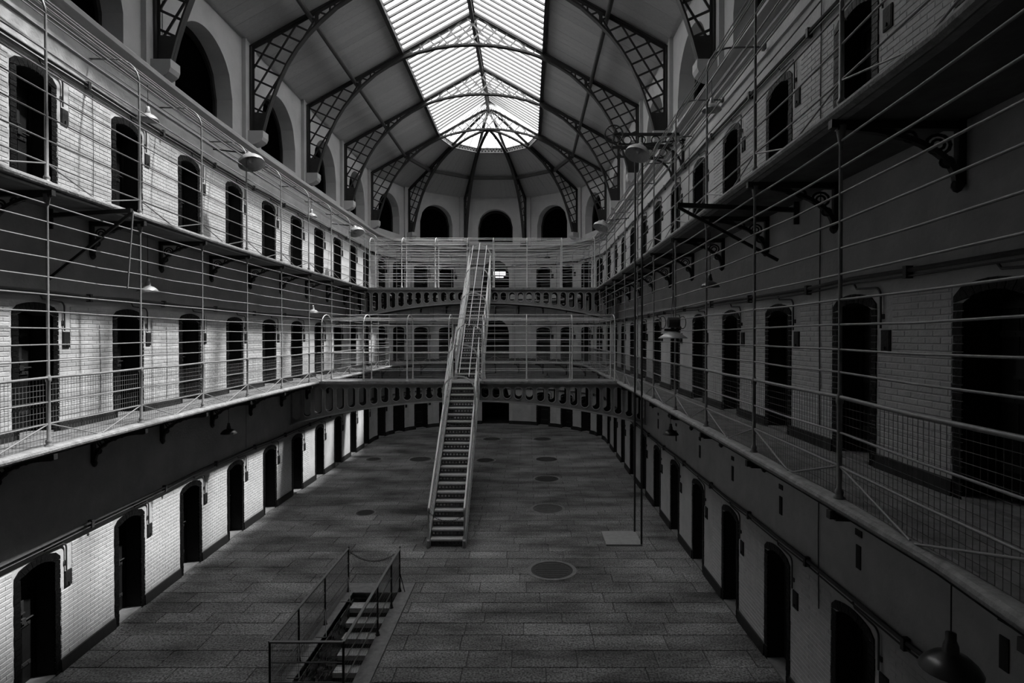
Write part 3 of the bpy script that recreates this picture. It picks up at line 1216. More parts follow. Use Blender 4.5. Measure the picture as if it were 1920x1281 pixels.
for k in range(12):
    y1 = HY1 - .02 - k * .275
    zt = -.19 - k * .19
    b = MB()
    b.box(HX0 + .02, HX1 - .01, y1 - .30, y1, zt - .10, zt)
    b.build('stone_step', M_STAIR, st)
    b = MB()
    b.box(HX0 + .02, HX1 - .01, y1 - .02, y1 - .0, zt, zt + .19 - .1)
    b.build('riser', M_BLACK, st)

# ------------------------------------------------------------ gallery walkways
def smooth_ys(y0, y1, step=1.12):
    n = max(1, int(round((y1 - y0) / step)))
    return [y0 + (y1 - y0) * i / n for i in range(n + 1)]
def walkway(label, inner, outer, z, brackets, loc, edge_out):
    t = thing('gallery_walkway', label, 'walkway', loc, 'gallery walkways')
    b = MB()
    u = MB()
    T = .11
    for i in range(len(inner) - 1):
        a, c, d, e = inner[i], inner[i + 1], outer[i + 1], outer[i]
        b.quad((a[0], a[1], z), (c[0], c[1], z), (d[0], d[1], z), (e[0], e[1], z))
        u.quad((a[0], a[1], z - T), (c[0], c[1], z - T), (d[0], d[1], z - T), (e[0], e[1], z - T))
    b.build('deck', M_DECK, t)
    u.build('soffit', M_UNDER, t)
    b = MB()
    for i in range(len(inner) - 1):
        a, c = Vector((*inner[i], z)), Vector((*inner[i + 1], z))
        oa, oc = Vector((*outer[i], z)), Vector((*outer[i + 1], z))
        ia, ic = (oa - a).normalized(), (oc - c).normalized()
        dn = Vector((0, 0, -1))
        rows = []
        for (o_, h_) in ((.12, -.010), (.0, -.010), (-.03, .01), (-.04, .04), (-.03, .07), (0, .085), (.02, .11), (.1, .112)):
            rows.append((a + ia * o_ + dn * h_, c + ic * o_ + dn * h_))
        for k in range(len(rows) - 1):
            b.quad(rows[k][0], rows[k][1], rows[k + 1][1], rows[k + 1][0])
    b.build('edge_slab', M_EDGE, t, smooth=False)
    for (p, ang, ln) in brackets:
        M = Matrix.Translation((p[0], p[1], z - .11)) @ Matrix.Rotation(ang, 4, 'Z') @ Matrix.Diagonal((ln, 1, 1, 1))
        br = inst('bracket', ME_BRACKET, t, M)
        inst('scroll', ME_SCROLL, None, Matrix.Identity(4)).parent = br
    return t
def bracket_mesh():
    # local x from wall (0) to edge (1.0), z down from underside
    b = MB()
    b.bar((0, 0, -.05), (1.03, 0, -.035), .07, .08)
    b.bar((.03, 0, 0), (.03, 0, -.62), .07, .06, Vector((1, 0, 0)))
    prev = None
    for i in range(11):
        t = i / 10 * PI / 2
        p = Vector((.05 + .93 * (1 - math.cos(t)), 0, -.60 + .53 * math.sin(t)))
        if prev is not None:
            b.bar(prev, p, .06, .05)
        prev = p
    b.lathe([(0.0, -.70), (.03, -.68), (.05, -.64), (.045, -.6), (.03, -.58)], 8, (.05, 0, 0))
    me = bpy.data.meshes.new('bracket')
    me.from_pydata(b.v, [], b.f)
    me.materials.append(M_IRON)
    b = MB()
    for (cx, cz, r) in ((.20, -.23, .095), (.42, -.155, .05), (.13, -.40, .05), (.56, -.12, .032)):
        b.tube([(cx + r * math.cos(a), 0, cz + r * math.sin(a)) for a in [2 * PI * k / 12 for k in range(12)]], .016, 5, closed=True)
    b.tube([(.20 + .05 * math.cos(a), 0, -.23 + .05 * math.sin(a)) for a in [PI * k / 5 for k in range(8)]], .014, 5)
    me2 = bpy.data.meshes.new('scroll')
    me2.from_pydata(b.v, [], b.f)
    me2.materials.append(M_IRON)
    return me, me2
ME_BRACKET, ME_SCROLL = bracket_mesh()

PL = [3.82 + 2.24 * k for k in range(13)]       # left posts 3.82 .. 30.7
PR = [0.9, 3.22] + [5.62 + 2.25 * k for k in range(12)]       # right posts
AP = [168.5, 152, 136, 119.5, 104, 90, 76, 60.5, 44, 28, 11.5]
lab_fl = {0: 'upper', 1: 'lower'}
for z, nm in ((Z1, 'lower'), (Z2, 'upper')):
    ys = smooth_ys(-2.6, YC)
    walkway('slate gallery walkway along the left wall, %s floor' % nm, [(el(y), y) for y in ys], [(wl(y), y) for y in ys], z,
            [((wl(y), y), 0, el(y) - wl(y)) for y in PL], (el(15), 15, z), 1)
    walkway('slate gallery walkway along the right wall, %s floor' % nm, [(er(y), y) for y in ys], [(wr(y), y) for y in ys], z,
            [((wr(y), y), PI, wr(y) - er(y)) for y in PR], (er(15), 15, z), 1)
    aa = [180 - 6 * i for i in range(31)]
    walkway('curved slate gallery walkway round the far end, %s floor' % nm, [arc(5.24, a) for a in aa], [arc(6.28, a) for a in aa], z,
            [(arc(6.25, a), math.radians(a) + PI, 1.0) for a in AP], (0, YC + 5.3, z), 1)

# ------------------------------------------------------------ gallery railings
def post_mesh(kind):
    b = MB()
    if kind == 'tall':
        b.lathe([(.0, 0), (.055, 0), (.055, .025), (.035, .04), (.042, .065), (.042, .085), (.026, .11), (.026, .93), (.036, .95), (.036, 1.01), (.024, 1.03), (.019, 1.05), (.019, 3.45), (.03, 3.5), (.05, 3.64), (0, 3.65)], 8)
    elif kind == 'hook':
        b.lathe([(.0, 0), (.055, 0), (.055, .025), (.035, .04), (.042, .065), (.042, .085), (.026, .11), (.024, 1.0), (.02, 1.05), (.018, 2.42)], 8)
        pts = [(0, 0, 2.40)] + [(.42 * (1 - math.cos(t)), 0, 2.42 + .42 * math.sin(t)) for t in [PI / 2 * k / 7 for k in range(1, 8)]] + [(1.0, 0, 2.85)]
        b.tube(pts, .018, 8)
        b.box(.97, 1.02, -.05, .05, 2.80, 2.90)
    elif kind == 'cage':
        b.lathe([(.0, 0), (.05, 0), (.05, .025), (.032, .04), (.038, .065), (.038, .085), (.024, .11), (.022, 2.02)], 8)
    me = bpy.data.meshes.new('post')
    me.from_pydata(b.v, [], b.f)
    me.materials.append(M_RAIL)
    me.polygons.foreach_set('use_smooth', [True] * len(me.polygons))
    return me
def recolour(me, m):
    me = me.copy()
    me.materials.clear()
    me.materials.append(m)
    return me
ME_TALL, ME_HOOK, ME_CAGE = post_mesh('tall'), post_mesh('hook'), post_mesh('cage')

ME_CAGEB = recolour(ME_CAGE, M_BRAIL)
def mesh_panel_mesh(ln=2.24, h=.98, dx=.062, dz=.075, z0=.02):
    b = MB()
    def wire(p, q):
        b.tube([p, q], .0026, 3, caps=False)
    n = int(ln / dx)
    for i in range(1, n):
        x = ln * i / n
        wire((x, 0, z0), (x, 0, h))
    m = int((h - z0) / dz)
    for i in range(m + 1):
        z = z0 + (h - z0) * i / m
        wire((0, 0, z), (ln, 0, z))
    me = bpy.data.meshes.new('mesh_panel')
    me.from_pydata(b.v, [], b.f)
    me.materials.append(M_WIRE)
    return me
ME_MESH = mesh_panel_mesh()

H_TALL = [.33, .65, 1.0, 1.24, 1.47, 1.71, 1.95, 2.2, 2.45, 2.72, 2.98, 3.24, 3.5]
H_HOOK = [.28, .62, .96, 1.3, 1.61, 1.9, 2.17, 2.42]
def railing(label, posts, z, kind, mid_fn=None, mesh=True, loc=None, arm_dir=None, arm_len=1.05, group='gallery railings'):
    """posts: plan points; arm_dir: unit plan vector towards the wall at each post"""
    t = thing('gallery_railing', label, 'railing', loc or (posts[0][0], posts[0][1], z), group)
    rr = random.Random(len(label) + int(z * 7))
    hs = H_TALL if kind == 'tall' else H_HOOK
    me = ME_TALL if kind == 'tall' else ME_HOOK
    for i, p in enumerate(posts):
        ad = arm_dir[i]
        ang = math.atan2(ad[1], ad[0])
        al = arm_len[i] if isinstance(arm_len, (list, tuple)) else arm_len
        M = Matrix.Translation((p[0], p[1], z)) @ Matrix.Rotation(ang, 4, 'Z')
        if kind == 'hook':
            M = M @ Matrix.Diagonal((al, 1, 1, 1)) if False else M
        inst('post', me, t, M)
    def path(off, h, jit=.008):
        pts = []
        for i, p in enumerate(posts):
            ad = arm_dir[i]
            pts.append((p[0] + ad[0] * off, p[1] + ad[1] * off, z + h + rr.uniform(-jit, jit)))
            if i < len(posts) - 1:
                q = posts[i + 1]
                a2 = arm_dir[i + 1]
                if mid_fn:
                    mx, my = mid_fn(p, q)
                else:
                    mx, my = (p[0] + q[0]) / 2, (p[1] + q[1]) / 2
                pts.append((mx + (ad[0] + a2[0]) / 2 * off, my + (ad[1] + a2[1]) / 2 * off, z + h - rr.uniform(0, .014)))
        return pts
    for h in hs:
        hand = .95 <= h <= 1.01
        b = MB()
        b.tube(path(0, h), .021 if hand and kind == 'tall' else .0115, 6)
        b.build('handrail' if hand else 'rail', M_RAIL, t, smooth=True)
    if kind == 'hook':
        for th in (28, 58, 90):
            a = math.radians(th)
            b = MB()
            b.tube(path(.42 * (1 - math.cos(a)), 2.42 + .42 * math.sin(a)), .011, 6)
            b.build('rail', M_RAIL, t, smooth=True)
        for off in (.68, .92):
            b = MB()
            b.tube(path(off, 2.86), .011, 6)
            b.build('rail', M_RAIL, t, smooth=True)
    for i in range(len(posts) - 1):
        p, q = posts[i], posts[i + 1]
        mx, my = (p[0] + q[0]) / 2, (p[1] + q[1]) / 2
        hb = hs[0]
        urod('brace', (p[0], p[1], z + hb), (mx + rr.uniform(-.02, .02), my - .04, z + .01), .0105, M_RAIL, t)
        urod('brace', (q[0], q[1], z + hb), (mx, my + .04, z + .01), .0105, M_RAIL, t)
        if mesh:
            ln = math.hypot(q[0] - p[0], q[1] - p[1])
            ad = arm_dir[i]
            M = Matrix.Translation((p[0] + ad[0] * .03, p[1] + ad[1] * .03, z)) @ Matrix.Rotation(math.atan2(q[1] - p[1], q[0] - p[0]), 4, 'Z') @ Matrix.Diagonal((ln / 2.24, 1, 1, 1))
            inst('mesh_panel', ME_MESH, t, M)
    return t
IN = .07
pl = [(el(y) - IN, y) for y in PL]
pr = [(er(y) + IN, y) for y in PR]
pa = [arc(5.31, a) for a in AP]
da = [(math.cos(math.radians(a)), math.sin(math.radians(a))) for a in AP]
railing('full-height grey rail cage with wire mesh on the left gallery, lower floor', pl, Z1, 'tall', None, True, (pl[5][0], pl[5][1], Z1), [(-1, 0)] * len(pl))
railing('full-height dark rail cage with wire mesh on the right gallery, lower floor', pr, Z1, 'tall', None, True, (pr[5][0], pr[5][1], Z1), [(1, 0)] * len(pr))
railing('curved rail cage with wire mesh round the far end, lower floor', pa, Z1, 'tall', lambda p, q: arc(5.31, math.degrees(math.atan2((p[1] + q[1]) / 2 - YC, (p[0] + q[0]) / 2))), True, (0, YC + 5.3, Z1), da)
railing('hook-topped rail cage on the left gallery, upper floor', pl, Z2, 'hook', None, False, (pl[5][0], pl[5][1], Z2), [(-1, 0)] * len(pl))
railing('hook-topped dark rail cage on the right gallery, upper floor', pr, Z2, 'hook', None, False, (pr[5][0], pr[5][1], Z2), [(1, 0)] * len(pr))
railing('curved hook-topped rail cage round the far end, upper floor', pa, Z2, 'hook', lambda p, q: arc(5.31, math.degrees(math.atan2((p[1] + q[1]) / 2 - YC, (p[0] + q[0]) / 2))), False, (0, YC + 5.3, Z2), da)

# ------------------------------------------------------------ plate girder bridges
YB1, YB2, BW = 20.2, 26.35, 1.12
def girder(root, y, ztop, mp, mr):
    b = MB()
    r = MB()
    fl = MB()
    n = 32
    dx = 12.5 / n
    x0 = -6.25
    def depth(x):
        return .60 + .82 * (abs(x) / 6.25) ** 2
    th = .02
    for i in range(n):
        xa, xb = x0 + i * dx, x0 + (i + 1) * dx
        xc = (xa + xb) / 2
        d = depth(xc)
        rw = .125
        zt = ztop - .13
        zb = ztop - d + .12
        hh = max(zt - zb, 2 * rw)
        # oval outline
        c1, c2 = zt - rw, zt - hh + rw
        K = 8
        oval = [(xc + rw * math.cos(t), c1 + rw * math.sin(t)) for t in [PI * k / K for k in range(K + 1)]] + \
               [(xc - rw * math.cos(t), c2 - rw * math.sin(t)) for t in [PI * k / K for k in range(K + 1)]]
        da_, db_ = ztop - depth(xa), ztop - depth(xb)
        m = len(oval)
        rect = []
        for (px, pz) in oval:
            vx, vz = px - xc, pz - (c1 + c2) / 2
            # project on to the cell rectangle
            top, bot = ztop, None
            s = 1e9
            if vx > 1e-6: s = min(s, (xb - xc) / vx)
            if vx < -1e-6: s = min(s, (xa - xc) / vx)
            cz = (c1 + c2) / 2
            if vz > 1e-6: s = min(s, (ztop - cz) / vz)
            if vz < -1e-6: s = min(s, (ztop - d - cz) / vz)
            rect.append((xc + vx * s, cz + vz * s))
        rect2 = []
        for (px, pz) in rect:
            if abs(pz - (ztop - d)) < 1e-4:
                pz = ztop - depth(px)
            rect2.append((px, pz))
        for k in range(m):
            k2 = (k + 1) % m
            b.quad((oval[k][0], y, oval[k][1]), (rect2[k][0], y, rect2[k][1]), (rect2[k2][0], y, rect2[k2][1]), (oval[k2][0], y, oval[k2][1]))
        # corner fillers
        for (cx_, cz_) in ((xa, ztop), (xb, ztop), (xa, ztop - depth(xa)), (xb, ztop - depth(xb))):
            near = sorted(range(m), key=lambda k: math.hypot(rect2[k][0] - cx_, rect2[k][1] - cz_))[:2]
            cand = None
            best = 1e9
            for k in range(m):
                k2 = (k + 1) % m
                p_, q_ = rect2[k], rect2[k2]
                if (abs(p_[0] - cx_) < 1e-3) != (abs(q_[0] - cx_) < 1e-3):
                    dd = math.hypot((p_[0] + q_[0]) / 2 - cx_, (p_[1] + q_[1]) / 2 - cz_)
                    if dd < best:
                        best, cand = dd, (p_, q_)
            if cand:
                b.poly([(cand[0][0], y, cand[0][1]), (cx_, y, cz_), (cand[1][0], y, cand[1][1])])
        r.tube([(px, y - .012, pz) for px, pz in [(xc + (p[0] - xc) * 1.12, (c1 + c2) / 2 + (p[1] - (c1 + c2) / 2) * (1 + .015 / max(.13, hh / 2))) for p in oval]], .018, 5, closed=True)
        fl.hexa([(xa, y - .09, da_ - .03), (xb, y - .09, db_ - .03), (xb, y + .09, db_ - .03), (xa, y + .09, da_ - .03),
                 (xa, y - .09, da_ + .01), (xb, y - .09, db_ + .01), (xb, y + .09, db_ + .01), (xa, y + .09, da_ + .01)])
    b.build('girder_plate', mp, root)
    r.build('oval_rim', mr, root, smooth=True)
    fl.build('bottom_flange', mr, root)
    t = MB()
    t.box(x0, -x0, y - .10, y + .10, ztop - .02, ztop + .02)
    t.build('top_flange', mr, root)

def bridge(label, y0, z):
    t = thing('iron_bridge', label, 'bridge', (0, y0, z), 'arched girder bridges')
    girder(t, y0 + .04, z - .08, M_GIRDER, M_GRIM)
    girder(t, y0 + BW - .04, z - .08, M_TRUSS, M_TRUSS)  # back girder coloured dark in place of the shade under the deck
    b = MB()
    b.box(-5.25, 5.25, y0 - .05, y0 + BW + .05, z - .06, z + .002)
    b.build('deck', M_DECK, t)
    b = MB()
    b.box(-5.22, 5.22, y0 - .075, y0 - .05, z - .065, z + .01)
    b.box(-5.22, 5.22, y0 + BW + .05, y0 + BW + .075, z - .065, z + .01)
    b.build('edge_strip', M_EDGE, t)
    return t
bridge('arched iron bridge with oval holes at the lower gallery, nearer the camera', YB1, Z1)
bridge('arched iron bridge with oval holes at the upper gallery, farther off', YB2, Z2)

XS = -.09     # stair centre line
def bridge_rail(label, y0, z, mesh, gaps_front, gaps_back):
    t = thing('bridge_railing', label, 'railing', (0, y0, z), 'bridge railings')
    HB = [.38, .64, 1.0, 1.24, 1.46, 1.7, 1.97, 2.17]
    rr = random.Random(int(y0))
    posts = [-5.15, -3.68, -2.15, -.68, .50, 2.05, 3.65, 5.15]
    for yy, gaps in ((y0 + .04, gaps_front), (y0 + BW - .04, gaps_back)):
        for x in posts:
            inst('post', ME_CAGEB, t, Matrix.Translation((x, yy, z)))
        spans = [(-5.15, -.68), (.50, 5.15)] if gaps else [(-5.15, 5.15)]
        for (a, c) in spans:
            for h in HB:
                b = MB()
                n = 8
                b.tube([(a + (c - a) * k / n, yy, z + h + rr.uniform(-.006, .006)) for k in range(n + 1)], .017 if h == 1.0 else .0115, 6)
                b.build('handrail' if h == 1.0 else 'rail', M_BRAIL, t, smooth=True)
        if mesh:
            for i in range(len(posts) - 1):
                if gaps and posts[i] == -.68: continue
                inst('mesh_panel', ME_MESH, t, Matrix.Translation((posts[i], yy, z)) @ Matrix.Diagonal(((posts[i + 1] - posts[i]) / 2.24, 1, 1, 1)))
    w = BW / 2 - .04
    for x in posts:
        b = MB()
        b.tube([(x, y0 + BW / 2 - w * math.cos(a), z + 2.0 + .36 * math.sin(a)) for a in [PI * k / 12 for k in range(13)]], .017, 6)
        b.build('hoop', M_BRAIL, t, smooth=True)
    for a in (40, 90, 140):
        a = math.radians(a)
        b = MB()
        b.tube([(-5.15 + 10.30 * k / 8, y0 + BW / 2 - w * math.cos(a), z + 2.0 + .36 * math.sin(a) + rr.uniform(-.006, .006)) for k in range(9)], .0115, 6)
        b.build('rail', M_BRAIL, t, smooth=True)
bridge_rail('caged railing with hoops and wire mesh over the lower bridge', YB1, Z1, True, True, True)
bridge_rail('caged railing with hoops over the upper bridge', YB2, Z2, False, True, False)

# ------------------------------------------------------------ iron stairs
def riser_mesh(w=.90, h=.165):
    b = MB()
    n = 9
    dx = w / n
    r = .034
    for i in range(n):
        xa = -w / 2 + i * dx
        xc = xa + dx / 2
        zc = h / 2
        K = 8
        circ = [(xc + r * math.cos(PI / 4 * k + PI / 4), zc + r * math.sin(PI / 4 * k + PI / 4)) for k in range(K)]
        rect = [(xa + dx, h), (xc, h), (xa, h), (xa, zc), (xa, 0), (xc, 0), (xa + dx, 0), (xa + dx, zc)]
        for k in range(K):
            k2 = (k + 1) % K
            b.quad((circ[k][0], 0, circ[k][1]), (rect[k][0], 0, rect[k][1]), (rect[k2][0], 0, rect[k2][1]), (circ[k2][0], 0, circ[k2][1]))
        b.tube([(c[0], -.004, c[1]) for c in circ], .006, 4, closed=True)
    me = bpy.data.meshes.new('riser')
    me.from_pydata(b.v, [], b.f)
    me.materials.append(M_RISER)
    return me
def tread_mesh(w=.90, d=.25):
    b = MB()
    b.box(-w / 2, w / 2, -.02, d, -.022, 0)
    b.box(-w / 2, w / 2, -.035, -.018, -.04, .003)
    me = bpy.data.meshes.new('tread')
    me.from_pydata(b.v, [], b.f)
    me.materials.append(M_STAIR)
    return me
ME_RISER, ME_TREAD = riser_mesh(), tread_mesh()
def flight(label, y0, z0, y1, z1, n, cage_from, hoops, foot):
    t = thing('iron_staircase', label, 'staircase', (XS, y0, z0), 'flights of iron stairs')
    run = (y1 - y0) / n
    rise = (z1 - z0) / n
    for k in range(n):
        y = y0 + run * k
        z = z0 + rise * (k + 1)
        inst('tread', ME_TREAD, t, Matrix.Translation((XS, y, z)))
        inst('riser', ME_RISER, t, Matrix.Translation((XS, y + .01, z - rise + .004)))
    d = Vector((0, y1 - y0, z1 - z0)).normalized()
    for s in (-1, 1):
        x = XS + s * .48
        b = MB()
        p = Vector((x, y0 - .10, z0 + .08))
        q = Vector((x, y1 - .02, z1 + .0))
        b.bar(p, q, .02, .30)
        b.bar(p + Vector((0, -.10, .12)) * 1.0, q + Vector((0, -.10, .12)), .07, .022)
        b.bar(p - Vector((0, -.10, .12)) * 1.0, q - Vector((0, -.10, .12)), .07, .022)
        b.build('stringer', M_STRING, t)
        # newel and balusters
        nb = 4
        for k in range(nb + 1):
            f = k / nb
            yy = y0 - .12 + (y1 - y0) * f
            zz = z0 + (z1 - z0) * f
            if k == 0:
                b = MB()
                b.lathe([(0, 0), (.05, 0), (.055, .1), (.05, .28), (.03, .32), (.022, .34), (.022, .98), (.034, 1.0), (.034, 1.06), (.0, 1.09)], 8, (x, yy, zz))
                b.build('newel_post', M_HAND if not foot else M_STRING, t, smooth=True)
            else:
                urod('baluster', (x, yy, zz + .1), (x, yy, zz + 1.15), .015, M_HAND, t)
        hr = Vector((x, y0 - .12, z0 + 1.05))
        he = Vector((x, y1 - .08, z1 + 1.10))
        urod('handrail', hr, he, .028, M_HAND, t)
        for off in (.4, .62, .84):
            urod('rail', hr - Vector((0, 0, 1.05 - off)), he - Vector((0, 0, 1.10 - off)), .0115, M_HAND, t)
        # mesh infill
        b = MB()
        L = he - hr
        for k in range(60):
            a = hr + L * ((k + .5) / 60)
            b.tube([a - Vector((0, 0, .72)), a], .0028, 3, caps=False)
        for k in range(10):
            o_ = Vector((0, 0, -.06 - .07 * k))
            b.tube([hr + o_, he + o_], .0028, 3, caps=False)
        b.build('mesh_panel', M_WIRE, t)
        # outer cage rails above the handrail
        for off in (1.28, 1.5):
            f = cage_from
            a = hr + L * f
            urod('cage_rail', a + Vector((0, 0, off - 1.05)), he + Vector((0, 0, off - 1.05)), .0125, M_HAND, t)
    L = Vector((0, y1 - y0, z1 - z0))
    for ang in (50, 90, 130):
        a = math.radians(ang)
        ox, oz = .48 * math.cos(a), 1.5 + .48 * math.sin(a)
        f = cage_from
        s_ = Vector((XS + ox, y0 - .12, z0 + oz)) + L * f
        e_ = Vector((XS + ox, y1 - .08, z1 + oz + .05))
        urod('cage_rail', s_, e_, .0125, M_HAND, t)
    for f in hoops:
        c = Vector((XS, y0 - .12, z0)) + L * f
        b = MB()
        pts = [(XS - .50, c.y, c.z + .2), (XS - .50, c.y, c.z + 1.5)] + [(XS - .50 * math.cos(a), c.y, c.z + 1.5 + .46 * math.sin(a)) for a in [PI * k / 12 for k in range(1, 12)]] + [(XS + .50, c.y, c.z + 1.5), (XS + .50, c.y, c.z + .2)]
        for i in range(len(pts) - 1):
            b.bar(pts[i], pts[i + 1], .05, .045, Vector((1, 0, 0)))
        b.build('hoop', M_BRAIL, t)
    return t
flight('lower flight of the iron stairs, rising from the floor to the first bridge', 15.55, 0, YB1, Z1, 21, .62, (.60, .84), True)
flight('upper flight of the iron stairs, rising from the lower bridge to the upper bridge', YB1 + BW + .15, Z1, YB2, Z2, 20, .0, (.02, .36, .68, .98), False)
# chain across the stair foot
def chain(label, p, q, sag, n, loc, cat='chain', r=.022):
    p = Vector(p); q = Vector(q)
    t = thing('chain', label, cat, loc)
    b = MB()
    lk = []
    for i in range(n):
        f = (i + .5) / n
        c = p.lerp(q, f) - Vector((0, 0, sag * 4 * f * (1 - f)))
        c2 = p.lerp(q, f + .01) - Vector((0, 0, sag * 4 * (f + .01) * (1 - f - .01)))
        d = (c2 - c).normalized()
        side = d.cross(Vector((0, 0, 1))).normalized() if i % 2 else d.cross(d.cross(Vector((0, 0, 1)))).normalized()
        a_ = (q - p).length / n * .62
        b = MB()
        b.tube([c + d * a_ * math.cos(k * PI / 4) + side * r * math.sin(k * PI / 4) for k in range(8)], .006, 4, closed=True)
        b.build('link', M_IRON, t)
    return t
chain('thin chain hanging across the foot of the iron stairs', (XS - .48, 15.40, .98), (XS + .48, 15.40, .90), .22, 26, (XS, 15.40, .7))

# ------------------------------------------------------------ railing round the cellar stairwell
t = thing('stairwell_railing', 'dark iron railing with wire mesh round the cellar stairwell', 'railing', (-1.35, 10.8, 0))
X0, X1_, YA, YZ = -1.90, -.76, 8.87, 12.78
HR = .96
M_SRAIL = mat('stairwell_rail_paint', 0.12, 0.5, noise=0.2, nscale=12, spec=0.5)
corner = [(X1_, YZ), (X1_, YA), (X0, YA), (X0, YZ)]
def baluster(x, y, lean=0):
    b = MB()
    b.lathe([(0, 0), (.045, 0), (.045, .02), (.03, .035), (.034, .06), (.02, .08), (.019, HR)], 8, (x, y, .005))
    b.build('post', M_IRON, t, smooth=True)
for (x, y) in ((X0, YA), (X0, 10.0), (X0, 11.3), (X0, YZ), (X1_, YA), (X1_, 10.9), (X1_, 12.0), (X1_, YZ)):
    baluster(x, y)
for i in range(3):
    p, q = corner[i], corner[i + 1]
    ubar('handrail', (p[0], p[1], HR), (q[0], q[1], HR), .05, .022, M_SRAIL, t)
    for h in (.33, .64):
        urod('rail', (p[0], p[1], h), (q[0], q[1], h), .010, M_SRAIL, t)
    ln = math.hypot(q[0] - p[0], q[1] - p[1])
    nseg = max(1, round(ln / 1.3))
    for k in range(nseg):
        a = (p[0] + (q[0] - p[0]) * k / nseg, p[1] + (q[1] - p[1]) * k / nseg)
        M = Matrix.Translation((a[0], a[1], .04)) @ Matrix.Rotation(math.atan2(q[1] - p[1], q[0] - p[0]), 4, 'Z') @ Matrix.Diagonal((ln / nseg / 2.24 , 1, .94, 1))
        inst('mesh_panel', ME_MESH, t, M)
for (y0_, y1_) in ((YZ, 12.25), (11.3, 10.8), (10.0, 9.5)):
    urod('brace', (X0, y0_, .33), (X0 + .20, y1_, .02), .009, M_SRAIL, t)
    urod('brace', (X0 + .2, y1_, .02), (X0, y1_, .02), .009, M_SRAIL, t)
urod('brace', (X1_, YZ, .45), (X1_ + .12, YZ - .02, .0), .010, M_IRON, t)
for x in (X0, X1_):
    b = MB()
    b.tube([(x, YZ + .03 + .03 * math.cos(a), HR + .01 + .03 * math.sin(a)) for a in [2 * PI * k / 10 for k in range(10)]], .008, 5, closed=True)
    b.build('eye_ring', M_IRON, t, smooth=True)
chain('chain hanging across the open end of the cellar stairwell', (X0 + .02, YZ, HR - .06), (X1_ - .02, YZ, HR - .06), .22, 34, (-1.33, YZ, .7), r=.017)

# ------------------------------------------------------------ manhole covers and floor plate
covers = [(1035, 1071, .99, 'large round iron cover in the floor, the nearest to the camera'),
          (684, 963, .56, 'small round iron cover in the floor left of the stair foot'),
          (1027, 955, .95, 'faint wide round cover midway up the floor right of the stairs'),
          (1025, 899, .92, 'round iron cover behind the faint wide one, right of the stairs'),
          (1025, 862, .95, 'round iron cover fourth in the line right of the stairs'),
          (910, 864, .80, 'round cover close against the right side of the stairs'),
          (788, 862, .95, 'round cover on the floor close left of the stairs'),
          (700, 862, .66, 'small pale-ringed cover near the left wall'),
          (922, 824, .95, 'far round cover just right of the stairs, near the back'),
          (1017, 824, .95, 'farthest round cover on the right half of the floor')]
def floor_pt(px, py, z=0.0):
    Y = 1080 * (EYE - z) / (py - 630)
    return (2.1 + (px - 990) * Y / 1080, Y)
for (px, py, D, lab) in covers:
    x, y = floor_pt(px, py)
    t = thing('manhole_cover', lab, 'cover', (x, y, 0), 'iron covers set in the floor')
    b = MB()
    R_ = D / 2
    b.lathe([(R_ * 1.22, .004), (R_ * 1.22, .007), (R_ * 1.03, .010), (R_ * 1.03, .004)], 32, (x, y, 0))
    b.build('cement_ring', M_CONCRETE, t)
    b = MB()
    b.lathe([(R_ * 1.03, .004), (R_ * 1.03, .014), (R_ * .95, .014), (R_ * .95, .008), (R_ * .90, .008), (R_ * .9, .012), (0, .012)], 32, (x, y, 0))
    for k in range(-3, 4):
        hh = math.sqrt(max(.01, (R_ * .82) ** 2 - (k * R_ * .22) ** 2))
        b.box(x - hh, x + hh, y + k * R_ * .22 - .01, y + k * R_ * .22 + .01, .012, .016)
    b.build('lid', M_FAINT if 'faint wide round cover' in lab else M_COVER, t)
t = MB()
t.box(4.22, 5.20, 15.55, 16.62, .004, .05)
tag(t.build('floor_plate', M_PLATE), 'pale square platform on the floor under the hoist rods', 'platform')

# ------------------------------------------------------------ hoist on the right gallery: brackets, wheel, guide rods
t = thing('food_hoist', 'ornate black iron hoist bracket with spoked wheel on the right upper gallery', 'hoist', (5.2, 15.6, 11.4))
def hoist_arm(y, z, xin, wheel):
    b = MB()
    b.bar((xin, y, z), (wr(y), y, z), .07, .07)
    b.bar((xin + .1, y, z - .26), (wr(y) - .3, y, z - .30), .05, .05)
    for k in range(5):
        cx = xin + .35 + k * .38
        b.tube([(cx + .11 * math.cos(a), y, z - .15 + .11 * math.sin(a)) for a in [2 * PI * j / 10 for j in range(10)]], .018, 5, closed=True)
    prev = None
    for i in range(9):
        tt = i / 8 * PI / 2
        p = Vector((wr(y) - .08 - .75 * (1 - math.cos(tt)), y, z - .85 + .55 * math.sin(tt)))
        if prev is not None: b.bar(prev, p, .05, .05)
        prev = p
    b.bar((wr(y) - .04, y, z + .05), (wr(y) - .04, y, z - .95), .07, .07, Vector((1, 0, 0)))
    b.build('bracket', M_IRON, t)
    if wheel:
        R_ = .24
        cx, cz = xin - .02, z - .02
        b = MB()
        b.tube([(cx + R_ * math.cos(a), y - .08, cz + R_ * math.sin(a)) for a in [2 * PI * j / 20 for j in range(20)]], .022, 6, closed=True)
        b.tube([(cx, y - .16, cz), (cx, y + .06, cz)], .035, 8)
        wh = b.build('wheel', M_IRON, t, smooth=True)
        for j in range(6):
            a = 2 * PI * j / 6 + .3
            urod('spoke', (cx, y - .08, cz), (cx + R_ * math.cos(a), y - .08, cz + R_ * math.sin(a)), .012, M_IRON, wh)
hoist_arm(15.55, 11.12, 4.42, True)
hoist_arm(16.62, 11.12, 4.5, False)
for (x, y) in ((5.18, 15.58), (5.18, 16.58)):
    urod('guide_rod', (x, y, .05), (x, y, 11.1), .028, M_IRON, t)
